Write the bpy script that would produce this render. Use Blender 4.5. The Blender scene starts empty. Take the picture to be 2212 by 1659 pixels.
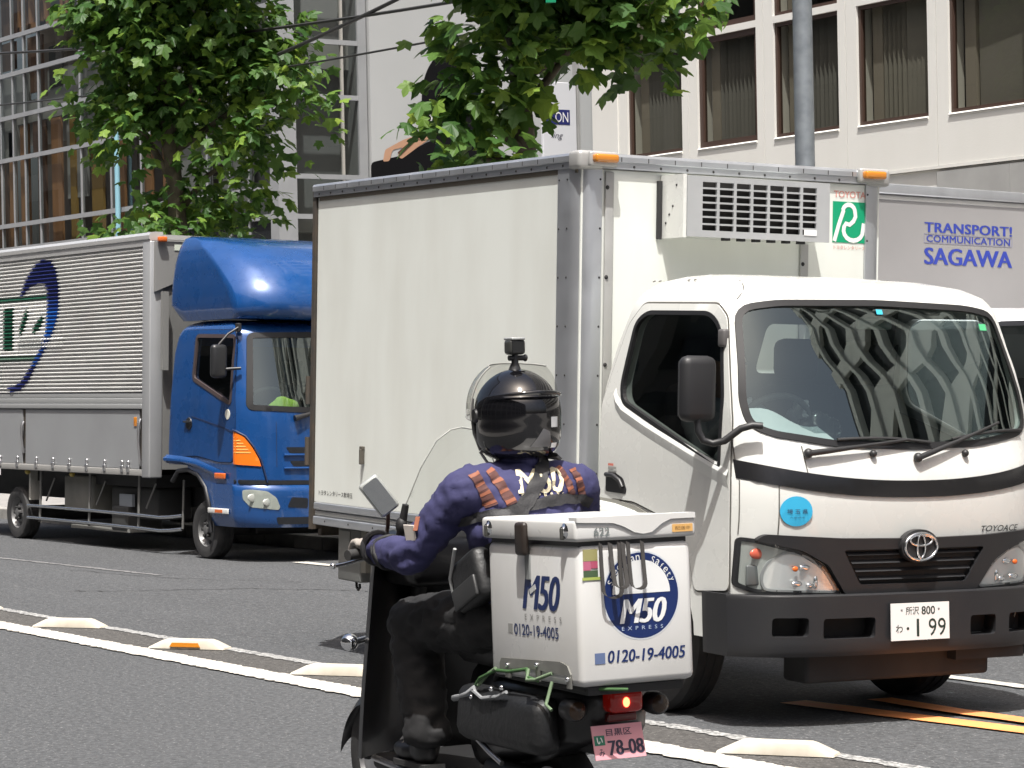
import bpy, bmesh, math, random
from mathutils import Vector, Matrix, noise
from mathutils.geometry import delaunay_2d_cdt
from mathutils.bvhtree import BVHTree
rnd = random.Random(7)
sc = bpy.context.scene
COL = sc.collection
rad = math.radians

# ---------------------------------------------------------------- camera
F_PX = 5500 * 1024 / 2212.0
YAW = -math.pi / 2 + math.atan((1106 + 2570) / 5500.0)
PITCH = -math.atan((829 - (866 - .02 * 3676)) / 5500.0)
ROLL = -.02
CAM_H = 1.6
fw = Vector((math.sin(YAW) * math.cos(PITCH), math.cos(YAW) * math.cos(PITCH), math.sin(PITCH)))
rt = fw.cross(Vector((0, 0, 1))).normalized()
up = rt.cross(fw)
r2 = rt * math.cos(ROLL) + up * math.sin(ROLL)
u2 = -rt * math.sin(ROLL) + up * math.cos(ROLL)
cd = bpy.data.cameras.new('camera')
cd.sensor_width = 36
cd.sensor_fit = 'HORIZONTAL'
cd.lens = 36 * F_PX / 1024
cd.clip_start = .1
cd.clip_end = 2000
cam = bpy.data.objects.new('camera', cd)
COL.objects.link(cam)
cam.matrix_world = Matrix(((r2.x, u2.x, -fw.x, 0), (r2.y, u2.y, -fw.y, 0), (r2.z, u2.z, -fw.z, CAM_H), (0, 0, 0, 1)))
sc.camera = cam

# ---------------------------------------------------------------- sky, sun, exposure
SUN_EL = rad(68)
SUN_AZ = rad(-37)            # measured from +X, towards the viewer's side of the street
sun_dir = Vector((math.cos(SUN_EL) * math.cos(SUN_AZ), math.cos(SUN_EL) * math.sin(SUN_AZ), math.sin(SUN_EL)))
w = bpy.data.worlds.new('World')
sc.world = w
w.use_nodes = True
nt = w.node_tree
nt.nodes.clear()
sky = nt.nodes.new('ShaderNodeTexSky')
sky.sky_type = 'NISHITA'
sky.sun_disc = False
sky.sun_elevation = SUN_EL
sky.sun_rotation = math.atan2(sun_dir.x, sun_dir.y)
sky.air_density = 1.0
sky.dust_density = 9
sky.ozone_density = 1.0
bg = nt.nodes.new('ShaderNodeBackground')
bg.inputs['Strength'].default_value = .095
wo = nt.nodes.new('ShaderNodeOutputWorld')
nt.links.new(sky.outputs[0], bg.inputs[0])
nt.links.new(bg.outputs[0], wo.inputs[0])
sd = bpy.data.lights.new('sun', 'SUN')
sd.energy = 4.2
sd.angle = rad(.55)
sd.color = (1.0, .982, .945)
sun = bpy.data.objects.new('sun', sd)
COL.objects.link(sun)
sun.rotation_euler = sun_dir.to_track_quat('Z', 'Y').to_euler()
sun.location = sun_dir * 60
sc.view_settings.view_transform = 'Standard'
sc.view_settings.look = 'None'
sc.view_settings.gamma = 1
sc.view_settings.use_curve_mapping = False
sc.view_settings.exposure = .75
sc.render.engine = 'CYCLES'
sc.cycles.use_denoising = True
sc.cycles.max_bounces = 8
sc.cycles.transparent_max_bounces = 16
sc.cycles.caustics_reflective = False
sc.cycles.caustics_refractive = False


# ---------------------------------------------------------------- materials
def ramp_mix(nt, fac, a, b):
    m = nt.nodes.new('ShaderNodeMix')
    m.data_type = 'RGBA'
    if hasattr(fac, 'is_linked'):
        nt.links.new(fac, m.inputs[0])
    else:
        m.inputs[0].default_value = fac
    for i, c in ((6, a), (7, b)):
        if hasattr(c, 'is_linked'):
            nt.links.new(c, m.inputs[i])
        else:
            m.inputs[i].default_value = (*c, 1)
    return m.outputs[2]


def noise_fac(nt, scale, detail=4, lo=.35, hi=.65, stretch=None, coord='Object'):
    tc = nt.nodes.new('ShaderNodeTexCoord')
    src = tc.outputs[coord]
    if stretch:
        mp = nt.nodes.new('ShaderNodeMapping')
        mp.inputs['Scale'].default_value = stretch
        nt.links.new(src, mp.inputs[0])
        src = mp.outputs[0]
    n = nt.nodes.new('ShaderNodeTexNoise')
    n.inputs['Scale'].default_value = scale
    n.inputs['Detail'].default_value = detail
    nt.links.new(src, n.inputs['Vector'])
    mr = nt.nodes.new('ShaderNodeMapRange')
    mr.inputs[1].default_value = lo
    mr.inputs[2].default_value = hi
    nt.links.new(n.outputs[0], mr.inputs[0])
    return mr.outputs[0]


MATS = {}


def M(name, col, rough=.5, metal=0., dirt=None, dirt_col=None, dscale=3., dstretch=None, bump=0., bscale=60., coat=0., emit=None, estr=0., spec=.5, rvar=0.):
    if name in MATS:
        return MATS[name]
    m = bpy.data.materials.new(name)
    m.use_nodes = True
    nt = m.node_tree
    b = nt.nodes['Principled BSDF']
    b.inputs['Base Color'].default_value = (*col, 1)
    b.inputs['Roughness'].default_value = rough
    b.inputs['Metallic'].default_value = metal
    b.inputs['Specular IOR Level'].default_value = spec
    if coat:
        b.inputs['Coat Weight'].default_value = coat
        b.inputs['Coat Roughness'].default_value = .04
    if dirt:
        f = noise_fac(nt, dscale, 6, .38, .75, dstretch)
        k = nt.nodes.new('ShaderNodeMath')
        k.operation = 'MULTIPLY'
        k.inputs[1].default_value = dirt
        nt.links.new(f, k.inputs[0])
        dc = dirt_col or tuple(c * .45 for c in col)
        nt.links.new(ramp_mix(nt, k.outputs[0], col, dc), b.inputs['Base Color'])
    if rvar:
        f = noise_fac(nt, 7, 4, .3, .7)
        mr = nt.nodes.new('ShaderNodeMapRange')
        mr.inputs[3].default_value = max(.02, rough - rvar)
        mr.inputs[4].default_value = min(1, rough + rvar)
        nt.links.new(f, mr.inputs[0])
        nt.links.new(mr.outputs[0], b.inputs['Roughness'])
    if bump:
        tc = nt.nodes.new('ShaderNodeTexCoord')
        n = nt.nodes.new('ShaderNodeTexNoise')
        n.inputs['Scale'].default_value = bscale
        n.inputs['Detail'].default_value = 5
        nt.links.new(tc.outputs['Object'], n.inputs['Vector'])
        bp = nt.nodes.new('ShaderNodeBump')
        bp.inputs['Strength'].default_value = bump
        bp.inputs['Distance'].default_value = .01
        nt.links.new(n.outputs[0], bp.inputs['Height'])
        nt.links.new(bp.outputs[0], b.inputs['Normal'])
    if emit:
        b.inputs['Emission Color'].default_value = (*emit, 1)
        b.inputs['Emission Strength'].default_value = estr
    MATS[name] = m
    return m


def glass(name, tint=(.72, .8, .78), ior=1.5, rough=0., boost=1.0, gcol=(1, 1, 1)):
    if name in MATS:
        return MATS[name]
    m = bpy.data.materials.new(name)
    m.use_nodes = True
    nt = m.node_tree
    nt.nodes.remove(nt.nodes['Principled BSDF'])
    out = nt.nodes['Material Output']
    t = nt.nodes.new('ShaderNodeBsdfTransparent')
    t.inputs[0].default_value = (*tint, 1)
    g = nt.nodes.new('ShaderNodeBsdfGlossy')
    g.inputs['Roughness'].default_value = rough
    g.inputs['Color'].default_value = (*gcol, 1)
    ge = nt.nodes.new('ShaderNodeNewGeometry')
    dp = nt.nodes.new('ShaderNodeVectorMath')
    dp.operation = 'DOT_PRODUCT'
    nt.links.new(ge.outputs['Incoming'], dp.inputs[0])
    nt.links.new(ge.outputs['Normal'], dp.inputs[1])
    prev = dp.outputs['Value']
    f0 = min(.5, boost * ((ior - 1) / (ior + 1)) ** 2)
    for op, v in (('ABSOLUTE', None), ('SUBTRACT', 1.), ('POWER', 5.), ('MULTIPLY', 1 - f0), ('ADD', f0)):
        k = nt.nodes.new('ShaderNodeMath')
        k.operation = op
        k.use_clamp = op == 'ADD'
        if op == 'SUBTRACT':
            k.inputs[0].default_value = v
            nt.links.new(prev, k.inputs[1])
        else:
            nt.links.new(prev, k.inputs[0])
            if v is not None:
                k.inputs[1].default_value = v
        prev = k.outputs[0]
    mx = nt.nodes.new('ShaderNodeMixShader')
    nt.links.new(k.outputs[0], mx.inputs[0])
    nt.links.new(t.outputs[0], mx.inputs[1])
    nt.links.new(g.outputs[0], mx.inputs[2])
    nt.links.new(mx.outputs[0], out.inputs[0])
    MATS[name] = m
    return m


# ---------------------------------------------------------------- mesh helpers
class MB:
    def __init__(s):
        s.v = []
        s.f = []

    def add(s, vs, fs):
        o = len(s.v)
        s.v += [tuple(p) for p in vs]
        s.f += [tuple(i + o for i in f) for f in fs]
        return s

    def box(s, x0, x1, y0, y1, z0, z1, bev=0, mat=None):
        if bev:
            bm = bmesh.new()
            bmesh.ops.create_cube(bm, size=1)
            for v in bm.verts:
                v.co = Vector(((x0 + x1) / 2 + v.co.x * (x1 - x0), (y0 + y1) / 2 + v.co.y * (y1 - y0), (z0 + z1) / 2 + v.co.z * (z1 - z0)))
            bmesh.ops.bevel(bm, geom=list(bm.edges), offset=min(bev, .49 * min(abs(x1 - x0), abs(y1 - y0), abs(z1 - z0))), segments=3, profile=.5, affect='EDGES')
            bm.verts.index_update()
            vs = [v.co.copy() for v in bm.verts]
            fs = [[v.index for v in f.verts] for f in bm.faces]
            bm.free()
        else:
            vs = [Vector(p) for p in ((x0, y0, z0), (x1, y0, z0), (x1, y1, z0), (x0, y1, z0), (x0, y0, z1), (x1, y0, z1), (x1, y1, z1), (x0, y1, z1))]
            fs = [(0, 3, 2, 1), (4, 5, 6, 7), (0, 1, 5, 4), (1, 2, 6, 5), (2, 3, 7, 6), (3, 0, 4, 7)]
        if mat is not None:
            vs = [mat @ p for p in vs]
        return s.add(vs, fs)

    def cyl(s, p0, p1, r0, r1=None, n=16, caps=True):
        p0, p1 = Vector(p0), Vector(p1)
        r1 = r0 if r1 is None else r1
        q = (p1 - p0).to_track_quat('Z', 'Y')
        vs = []
        for p, r in ((p0, r0), (p1, r1)):
            vs += [p + q @ Vector((r * math.cos(2 * math.pi * i / n), r * math.sin(2 * math.pi * i / n), 0)) for i in range(n)]
        fs = [(i, (i + 1) % n, n + (i + 1) % n, n + i) for i in range(n)]
        if caps:
            fs += [tuple(range(n - 1, -1, -1)), tuple(range(n, 2 * n))]
        return s.add(vs, fs)

    def tube(s, pts, r, n=8, closed=False):
        pts = [Vector(p) for p in pts]
        k = len(pts)
        rr = r if isinstance(r, (list, tuple)) else [r] * k
        vs = []
        ref = None
        for i, p in enumerate(pts):
            if closed:
                t = pts[(i + 1) % k] - pts[i - 1]
            else:
                t = pts[min(i + 1, k - 1)] - pts[max(i - 1, 0)]
            t.normalize()
            if ref is None:
                ref = t.orthogonal().normalized()
            ref = (ref - t * ref.dot(t)).normalized()
            b = t.cross(ref)
            vs += [p + (ref * math.cos(2 * math.pi * j / n) + b * math.sin(2 * math.pi * j / n)) * rr[i] for j in range(n)]
        fs = []
        for i in range(k if closed else k - 1):
            a, b = i * n, ((i + 1) % k) * n
            fs += [(a + j, a + (j + 1) % n, b + (j + 1) % n, b + j) for j in range(n)]
        if not closed:
            fs += [tuple(range(n - 1, -1, -1)), tuple(range((k - 1) * n, k * n))]
        return s.add(vs, fs)

    def lathe(s, prof, o, axis, n=32, closed=False):
        o = Vector(o)
        q = Vector(axis).to_track_quat('Z', 'Y')
        vs = []
        for r, h in prof:
            vs += [o + q @ Vector((r * math.cos(2 * math.pi * i / n), r * math.sin(2 * math.pi * i / n), h)) for i in range(n)]
        fs = []
        k = len(prof)
        for j in range(k if closed else k - 1):
            a, b = j * n, ((j + 1) % k) * n
            fs += [(a + i, a + (i + 1) % n, b + (i + 1) % n, b + i) for i in range(n)]
        return s.add(vs, fs)

    def prism(s, poly, d0, d1, fn):
        """poly: list of (u,v); fn(u,v,d) -> point"""
        n = len(poly)
        vs = [fn(u, v, d0) for u, v in poly] + [fn(u, v, d1) for u, v in poly]
        fs = [tuple(range(n - 1, -1, -1)), tuple(range(n, 2 * n))] + [(i, (i + 1) % n, n + (i + 1) % n, n + i) for i in range(n)]
        return s.add(vs, fs)

    def ball(s, c, r, nu=16, nv=10, m=None):
        c = Vector(c)
        rx, ry, rz = (r, r, r) if not isinstance(r, (tuple, list)) else r
        vs = [Vector((0, 0, rz)), Vector((0, 0, -rz))]
        for j in range(1, nv):
            t = math.pi * j / nv
            for i in range(nu):
                a = 2 * math.pi * i / nu
                vs.append(Vector((rx * math.sin(t) * math.cos(a), ry * math.sin(t) * math.sin(a), rz * math.cos(t))))
        if m is not None:
            vs = [m @ p for p in vs]
        vs = [c + p for p in vs]
        fs = [(0, 2 + i, 2 + (i + 1) % nu) for i in range(nu)]
        for j in range(nv - 2):
            a, b = 2 + j * nu, 2 + (j + 1) * nu
            fs += [(a + i, b + i, b + (i + 1) % nu, a + (i + 1) % nu) for i in range(nu)]
        a = 2 + (nv - 2) * nu
        fs += [(1, a + (i + 1) % nu, a + i) for i in range(nu)]
        return s.add(vs, fs)

    def capsule(s, p0, p1, r0, r1, n=14):
        s.ball(p0, r0, n, 8)
        s.ball(p1, r1, n, 8)
        return s.cyl(p0, p1, r0, r1, n)

    def grid(s, fn, nu, nv):
        vs = [fn(i / nu, j / nv) for j in range(nv + 1) for i in range(nu + 1)]
        fs = [(j * (nu + 1) + i, j * (nu + 1) + i + 1, (j + 1) * (nu + 1) + i + 1, (j + 1) * (nu + 1) + i) for j in range(nv) for i in range(nu)]
        return s.add(vs, fs)

    def build(s, name, mat, parent=None, smooth=None, fix=True, sub=0):
        me = bpy.data.meshes.new(name)
        me.from_pydata([tuple(p) for p in s.v], [], s.f)
        if fix:
            bm = bmesh.new()
            bm.from_mesh(me)
            bmesh.ops.recalc_face_normals(bm, faces=bm.faces)
            bm.to_mesh(me)
            bm.free()
        return link(name, me, mat, parent, smooth)


def link(name, me, mat, parent=None, smooth=None):
    me.name = name
    if not me.materials:
        me.materials.append(mat)
    if smooth:
        me.polygons.foreach_set('use_smooth', [True] * len(me.polygons))
        if smooth < 180:
            me.set_sharp_from_angle(angle=rad(smooth))
    o = bpy.data.objects.new(name, me)
    COL.objects.link(o)
    if parent:
        o.parent = parent
    return o


def thing(name, label, cat, mw=None, group=None):
    o = bpy.data.objects.new(name, None)
    o.empty_display_size = .2
    COL.objects.link(o)
    if mw is not None:
        o.matrix_world = mw
    return tag(o, label, cat, group)


def tag(o, label, cat, group=None):
    o['label'] = label
    o['category'] = cat
    if group:
        o['group'] = group
    return o


def struct(o, kind='structure'):
    o['kind'] = kind
    return o


def in_poly(x, y, poly):
    c = False
    j = len(poly) - 1
    for i in range(len(poly)):
        xi, yi = poly[i]
        xj, yj = poly[j]
        if (yi > y) != (yj > y) and x < (xj - xi) * (y - yi) / (yj - yi) + xi:
            c = not c
        j = i
    return c


def resample(poly, step):
    out = []
    n = len(poly)
    for i in range(n):
        a, b = poly[i], poly[(i + 1) % n]
        k = max(1, int(math.hypot(b[0] - a[0], b[1] - a[1]) / step))
        out += [(a[0] + (b[0] - a[0]) * t / k, a[1] + (b[1] - a[1]) * t / k) for t in range(k)]
    return out


def rounded(poly, r, n=4):
    """round the corners of a polygon"""
    out = []
    k = len(poly)
    for i in range(k):
        p, a, b = Vector(poly[i]), Vector(poly[i - 1]), Vector(poly[(i + 1) % k])
        da, db = (a - p), (b - p)
        rr = r[i] if isinstance(r, (list, tuple)) else r
        rr = min(rr, da.length * .48, db.length * .48)
        s0, s1 = p + da.normalized() * rr, p + db.normalized() * rr
        for t in range(n + 1):
            t /= n
            q = s0 * (1 - t) ** 2 + p * 2 * t * (1 - t) + s1 * t * t
            out.append((q.x, q.y))
    return out


def inset(poly, d):
    """shift a polygon's outline inwards by d"""
    k = len(poly)
    area = sum(poly[i - 1][0] * poly[i][1] - poly[i][0] * poly[i - 1][1] for i in range(k))
    s = 1 if area > 0 else -1
    out = []
    for i in range(k):
        a, p, b = Vector(poly[i - 1]), Vector(poly[i]), Vector(poly[(i + 1) % k])
        e0, e1 = (p - a), (b - p)
        if e0.length < 1e-7 or e1.length < 1e-7:
            out.append(tuple(p))
            continue
        e0.normalize()
        e1.normalize()
        n0, n1 = Vector((-e0.y, e0.x)) * s, Vector((-e1.y, e1.x)) * s
        nn = n0 + n1
        if nn.length < 1e-6:
            nn = n0
        nn.normalize()
        q = p + nn * d / max(.5, nn.dot(n0))
        out.append((q.x, q.y))
    return out


def surf_poly(mb, outer, holes, fn, step=.06, thick=.006, nrm=(0, -1, 0), lift=.004):
    """a plate cut to an outline (with holes) that follows the surface fn(u,v), standing proud by lift"""
    loops = [resample(outer, step)] + [resample(h, step) for h in holes]
    pts, edges = [], []
    for lp in loops:
        o = len(pts)
        pts += [Vector(p) for p in lp]
        edges += [(o + i, o + (i + 1) % len(lp)) for i in range(len(lp))]
    us = [p[0] for p in loops[0]]
    vs_ = [p[1] for p in loops[0]]
    u = min(us) + step / 2
    while u < max(us):
        v = min(vs_) + step / 2
        while v < max(vs_):
            if in_poly(u, v, loops[0]) and not any(in_poly(u, v, h) for h in loops[1:]):
                if min((Vector((u, v)) - p).length for p in pts[:sum(map(len, loops))]) > step * .4:
                    pts.append(Vector((u, v)))
            v += step
        u += step
    r = delaunay_2d_cdt(pts, edges, [], 0, 1e-6)
    V, Fc = r[0], r[2]
    keep = []
    for f in Fc:
        cx = sum(V[i].x for i in f) / len(f)
        cy = sum(V[i].y for i in f) / len(f)
        if in_poly(cx, cy, loops[0]) and not any(in_poly(cx, cy, h) for h in loops[1:]):
            keep.append(tuple(f))
    N = Vector(nrm)
    top = [Vector(fn(p.x, p.y)) + N * lift for p in V]
    if not thick:
        return mb.add(top, keep)
    bot = [p - N * thick for p in top]
    k = len(top)
    cnt = {}
    for f in keep:
        for i in range(len(f)):
            e = (f[i], f[(i + 1) % len(f)])
            cnt[e] = cnt.get(e, 0) + 1
    side = [(a, b, b + k, a + k) for (a, b) in cnt if (b, a) not in cnt]
    return mb.add(top + bot, keep + [tuple(i + k for i in reversed(f)) for f in keep] + side)


def txt_mesh(body, bold=0., shear=0., space=1., extrude=0., res=3):
    c = bpy.data.curves.new('t', 'FONT')
    c.body = body
    c.offset = bold
    c.shear = shear
    c.space_character = space
    c.extrude = extrude
    c.resolution_u = res
    o = bpy.data.objects.new('t', c)
    COL.objects.link(o)
    bpy.context.view_layer.update()
    me = bpy.data.meshes.new_from_object(o.evaluated_get(bpy.context.evaluated_depsgraph_get()))
    bpy.data.objects.remove(o)
    bpy.data.curves.remove(c)
    return me


def text(parent, name, body, mat, fn, width=None, height=None, bold=.01, shear=0., space=1., centre=True):
    """flat lettering; fn(u,v) maps metres from the text's lower left (or centre) to a point on the carrier"""
    me = txt_mesh(body, bold if bold < .011 else 0., shear, space)
    xs = [v.co.x for v in me.vertices]
    ys = [v.co.y for v in me.vertices]
    x0, x1, y0, y1 = min(xs), max(xs), min(ys), max(ys)
    sx = width / (x1 - x0) if width else None
    sy = height / (y1 - y0) if height else None
    sx = sx or sy
    sy = sy or sx
    cx, cy = ((x0 + x1) / 2, (y0 + y1) / 2) if centre else (x0, y0)
    if bold < .011:
        for v in me.vertices:
            v.co = Vector(fn((v.co.x - cx) * sx, (v.co.y - cy) * sy))
        return link(name, me, mat, parent)
    # heavier strokes: the same letters laid side by side, each a hair above the last
    m = MB()
    fs = [tuple(p.vertices) for p in me.polygons]
    for i, k in enumerate((-1.2, -.4, .4, 1.2)):
        vs = []
        for v in me.vertices:
            u_, v_ = (v.co.x - cx + k * bold) * sx, (v.co.y - cy) * sy
            p = Vector(fn(u_, v_))
            n_ = (Vector(fn(u_ + .001, v_)) - p).cross(Vector(fn(u_, v_ + .001)) - p).normalized()
            vs.append(p + n_ * .00015 * i)
        m.add(vs, fs)
    bpy.data.meshes.remove(me)
    return m.build(name, mat, parent, fix=False)


def boolean(o, cutters, op='DIFFERENCE'):
    for c in cutters:
        m = o.modifiers.new('b', 'BOOLEAN')
        m.operation = op
        m.object = c
        m.solver = 'EXACT'
    bpy.context.view_layer.update()
    me = bpy.data.meshes.new_from_object(o.evaluated_get(bpy.context.evaluated_depsgraph_get()))
    o.modifiers.clear()
    old = o.data
    o.data = me
    bpy.data.meshes.remove(old)
    for c in cutters:
        d = c.data
        bpy.data.objects.remove(c)
        bpy.data.meshes.remove(d)
    return o


def interp(keys, z):
    if z <= keys[0][0]:
        return keys[0][1]
    for (a, va), (b, vb) in zip(keys, keys[1:]):
        if z <= b:
            t = (z - a) / (b - a)
            return va + (vb - va) * t
    return keys[-1][1]


def rotm(a, b, g):
    return Matrix.Rotation(a, 4, 'Z') @ Matrix.Rotation(b, 4, 'Y') @ Matrix.Rotation(g, 4, 'X')


CAMBER = math.tan(rad(1.685))


def road_z(y):
    return -CAMBER * max(0, y - 6.9)


# shared materials
white_paint = M('white_paint', (.63, .64, .615), .28, coat=.5, dirt=.16, dirt_col=(.55, .54, .49), dscale=2.2, dstretch=(1.5, 1.5, .6), rvar=.08)
box_white = M('white_panel', (.72, .745, .705), .42, dirt=.5, dirt_col=(.58, .585, .535), dscale=1.5, dstretch=(2.6, 2.6, .7), bump=.05, bscale=2.2, rvar=.1)
alu = M('aluminium', (.52, .54, .57), .36, .75, dirt=.3, dirt_col=(.40, .41, .43), dscale=4, dstretch=(3, 3, .6), rvar=.08)
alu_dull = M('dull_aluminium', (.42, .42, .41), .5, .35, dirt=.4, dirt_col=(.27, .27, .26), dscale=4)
rubber = M('rubber', (.022, .022, .023), .75, dirt=.5, dirt_col=(.06, .058, .055), dscale=9, bump=.15, bscale=90)
blackp = M('black_plastic', (.018, .018, .02), .42, dirt=.3, dirt_col=(.05, .048, .045), dscale=6)
dgrey = M('dark_grey_plastic', (.013, .0135, .016), .5, dirt=.5, dirt_col=(.025, .0245, .024), dscale=4, bump=.05, bscale=160)
chassis_m = M('dark_chassis', (.022, .022, .023), .75, dirt=.5, dirt_col=(.045, .044, .042), dscale=5)
chrome = M('chrome', (.8, .81, .82), .08, 1.0)
steel_m = M('steel', (.55, .55, .56), .3, .9)
amber = M('amber_lens', (.55, .20, .02), .18, coat=.6)
orange_lens = M('orange_lens', (.62, .13, .02), .2, coat=.5)
glass_m = glass('window_glass', (.62, .70, .68))
dark_glass = glass('dark_glass', (.25, .28, .28))
lens_m = glass('lamp_glass', (.93, .95, .95), 1.5)
navy = M('navy_print', (.008, .022, .14), .4)
seat_m = M('seat_fabric', (.05, .05, .055), .9, bump=.1)
# ================================================================= ground, road, markings
def asphalt(name, base, patch, speck):
    m = bpy.data.materials.new(name)
    m.use_nodes = True
    nt = m.node_tree
    b = nt.nodes['Principled BSDF']
    b.inputs['Roughness'].default_value = .85
    b.inputs['Specular IOR Level'].default_value = .3
    big = noise_fac(nt, .55, 6, .35, .68, (.35, 1.6, 1))
    c1 = ramp_mix(nt, big, base, patch)
    mid = noise_fac(nt, 32, 6, .36, .64)
    c2 = ramp_mix(nt, mid, tuple(c * .62 for c in base), tuple(c * 1.38 for c in base))
    k = nt.nodes.new('ShaderNodeMix')
    k.data_type = 'RGBA'
    k.inputs[0].default_value = .6
    nt.links.new(c1, k.inputs[6])
    nt.links.new(c2, k.inputs[7])
    fine = noise_fac(nt, 60, 3, .60, .72)
    c3 = ramp_mix(nt, fine, k.outputs[2], speck)
    fd = noise_fac(nt, 50, 3, .30, .38)
    c4 = ramp_mix(nt, fd, tuple(c * .45 for c in base), c3)
    nt.links.new(c4, b.inputs['Base Color'])
    tc = nt.nodes.new('ShaderNodeTexCoord')
    n = nt.nodes.new('ShaderNodeTexNoise')
    n.inputs['Scale'].default_value = 70
    n.inputs['Detail'].default_value = 6
    nt.links.new(tc.outputs['Object'], n.inputs['Vector'])
    bp = nt.nodes.new('ShaderNodeBump')
    bp.inputs['Strength'].default_value = .75
    bp.inputs['Distance'].default_value = .012
    nt.links.new(n.outputs[0], bp.inputs['Height'])
    nt.links.new(bp.outputs[0], b.inputs['Normal'])
    MATS[name] = m
    return m


def road_paint(name, col, worn, lo, hi):
    m = bpy.data.materials.new(name)
    m.use_nodes = True
    nt = m.node_tree
    b = nt.nodes['Principled BSDF']
    b.inputs['Roughness'].default_value = .7
    f = noise_fac(nt, 55, 5, lo, hi)
    c = ramp_mix(nt, f, col, worn)
    f2 = noise_fac(nt, 3, 4, .45, .8)
    nt.links.new(ramp_mix(nt, f2, c, tuple(x * .72 for x in col)), b.inputs['Base Color'])
    return m


road_m = asphalt('asphalt', (.074, .077, .081), (.056, .058, .061), (.21, .21, .21))
band_m = asphalt('faded_asphalt', (.072, .069, .066), (.063, .061, .058), (.18, .175, .165))
walk_m = M('paving', (.27, .26, .25), .85, dirt=.4, dscale=2, bump=.2)
kerb_m = M('kerb_stone', (.33, .32, .30), .8, dirt=.5, dscale=5)
linew = road_paint('line_paint', (.53, .505, .455), (.18, .175, .165), .53, .68)
linet = road_paint('worn_line_paint', (.40, .40, .39), (.11, .11, .11), .43, .57)
lineo = road_paint('orange_line_paint', (.88, .33, .11), (.66, .25, .09), .62, .8)
crack_m = M('crack_tar', (.022, .022, .022), .8)
faint_m = road_paint('faint_line', (.20, .20, .20), (.095, .095, .096), .42, .62)

g = MB()
g.add([(-400, -400, -.32), (400, -400, -.32), (400, 400, -.32), (-400, 400, -.32)], [(0, 1, 2, 3)])
struct(g.build('ground', walk_m))
g = MB()
ys = [-1.6, 2, 6.9, 9, 12.3]
for i in range(len(ys) - 1):
    g.add([(-160, ys[i], road_z(ys[i])), (120, ys[i], road_z(ys[i])), (120, ys[i + 1], road_z(ys[i + 1])), (-160, ys[i + 1], road_z(ys[i + 1]))], [(0, 1, 2, 3)])
struct(g.build('road', road_m))
zk = road_z(12.3)
for nm, y0, y1, s in (('pavement', 12.48, 40, 1), ('pavement', -30, -1.78, -1)):
    zz = (zk if s > 0 else 0) + .13
    g = MB()
    g.box(-160, 120, y0, y1, zz - .3, zz)
    struct(g.build(nm, walk_m))
for y0, z0 in ((12.3, zk), (-1.78, 0)):
    kb = bpy.data.objects.new('kerb', None)
    COL.objects.link(kb)
    struct(kb)
    st = None
    for i in range(46):
        if st is None:
            b = MB()
            b.box(0, .592, 0, .18, -.1, .13, .012)
            st = b.build('kerb_stone', kerb_m, kb)
        else:
            s2 = st.copy()
            COL.objects.link(s2)
            st2 = s2
            st2.parent = kb
        o = st if i == 0 else s2
        o.location = (-32 + i * .6, y0, z0 + rnd.uniform(-.002, .002))
    b = MB()
    b.box(-160, -32.01, y0, y0 + .18, z0 - .1, z0 + .13)
    b.box(-4.39, 120, y0, y0 + .18, z0 - .1, z0 + .13)
    b.build('kerb_run', kerb_m, kb)['kind'] = 'stuff'


def stripe(name, pts, w, mat, lift, jit=.006, step=.12):
    """a painted strip along pts [(x,y)...] that follows the road surface"""
    P = []
    for (a, b) in zip(pts, pts[1:]):
        a, b = Vector(a), Vector(b)
        k = max(1, int((b - a).length / step))
        P += [a.lerp(b, t / k) for t in range(k)]
    P.append(Vector(pts[-1]))
    L, R = [], []
    for i, p in enumerate(P):
        d = (P[min(i + 1, len(P) - 1)] - P[max(i - 1, 0)]).normalized()
        n = Vector((-d.y, d.x))
        for side, s in ((L, 1), (R, -1)):
            q = p + n * s * (w / 2 + rnd.uniform(-jit, jit))
            side.append((q.x, q.y, road_z(q.y) + lift))
    m = MB()
    n = len(P)
    m.add(L + R, [(i, i + 1, n + i + 1, n + i) for i in range(n - 1)])
    return struct(m.build(name, mat))


stripe('marking_band', [(-60, 6.6), (6, 6.6)], .32, band_m, .004, .0)
stripe('centre_line', [(-60, 6.34), (6, 6.34)], .19, linew, .008, .013, .028)
stripe('edge_line', [(-60, 6.785), (6, 6.785)], .08, linet, .008, .013, .03)
stripe('orange_line', [(-9.35, 7.82), (-8.75, 7.885), (-8.0, 7.985), (-3, 8.55)], .18, lineo, .008, .004)
stripe('orange_line', [(-9.2, 8.235), (-8.65, 8.205), (-8.2, 8.22), (-3, 8.18)], .15, lineo, .0125, .004)
stripe('lane_line', [(-12.2, 9.27), (-3, 9.22)], .12, linew, .008, .01, .06)
stripe('lane_line', [(-20.15, 11.12), (-12, 11.35)], .15, linew, .008, .006)
stripe('worn_line', [(-22.4, 9.05), (-21.85, 9.09), (-19.79, 9.24), (-19.2, 9.27)], .07, faint_m, .004, .02, .05)


def crack(pts, w):
    out = []
    for a, b in zip(pts, pts[1:]):
        k = 14
        for t in range(k):
            p = Vector(a).lerp(Vector(b), t / k)
            out.append((p.x + rnd.uniform(-.05, .05), p.y + rnd.uniform(-.05, .05)))
    out.append(pts[-1])
    return stripe('road_crack', out, w, crack_m, .0035, w * .35, .05)


crack([(-17.9, 7.9), (-17.72, 8.1), (-17.44, 9.25), (-16.84, 9.77), (-16.2, 10.2)], .016)
crack([(-20.2, 8.9), (-18.8, 9.2), (-17.9, 9.9)], .012)

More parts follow.
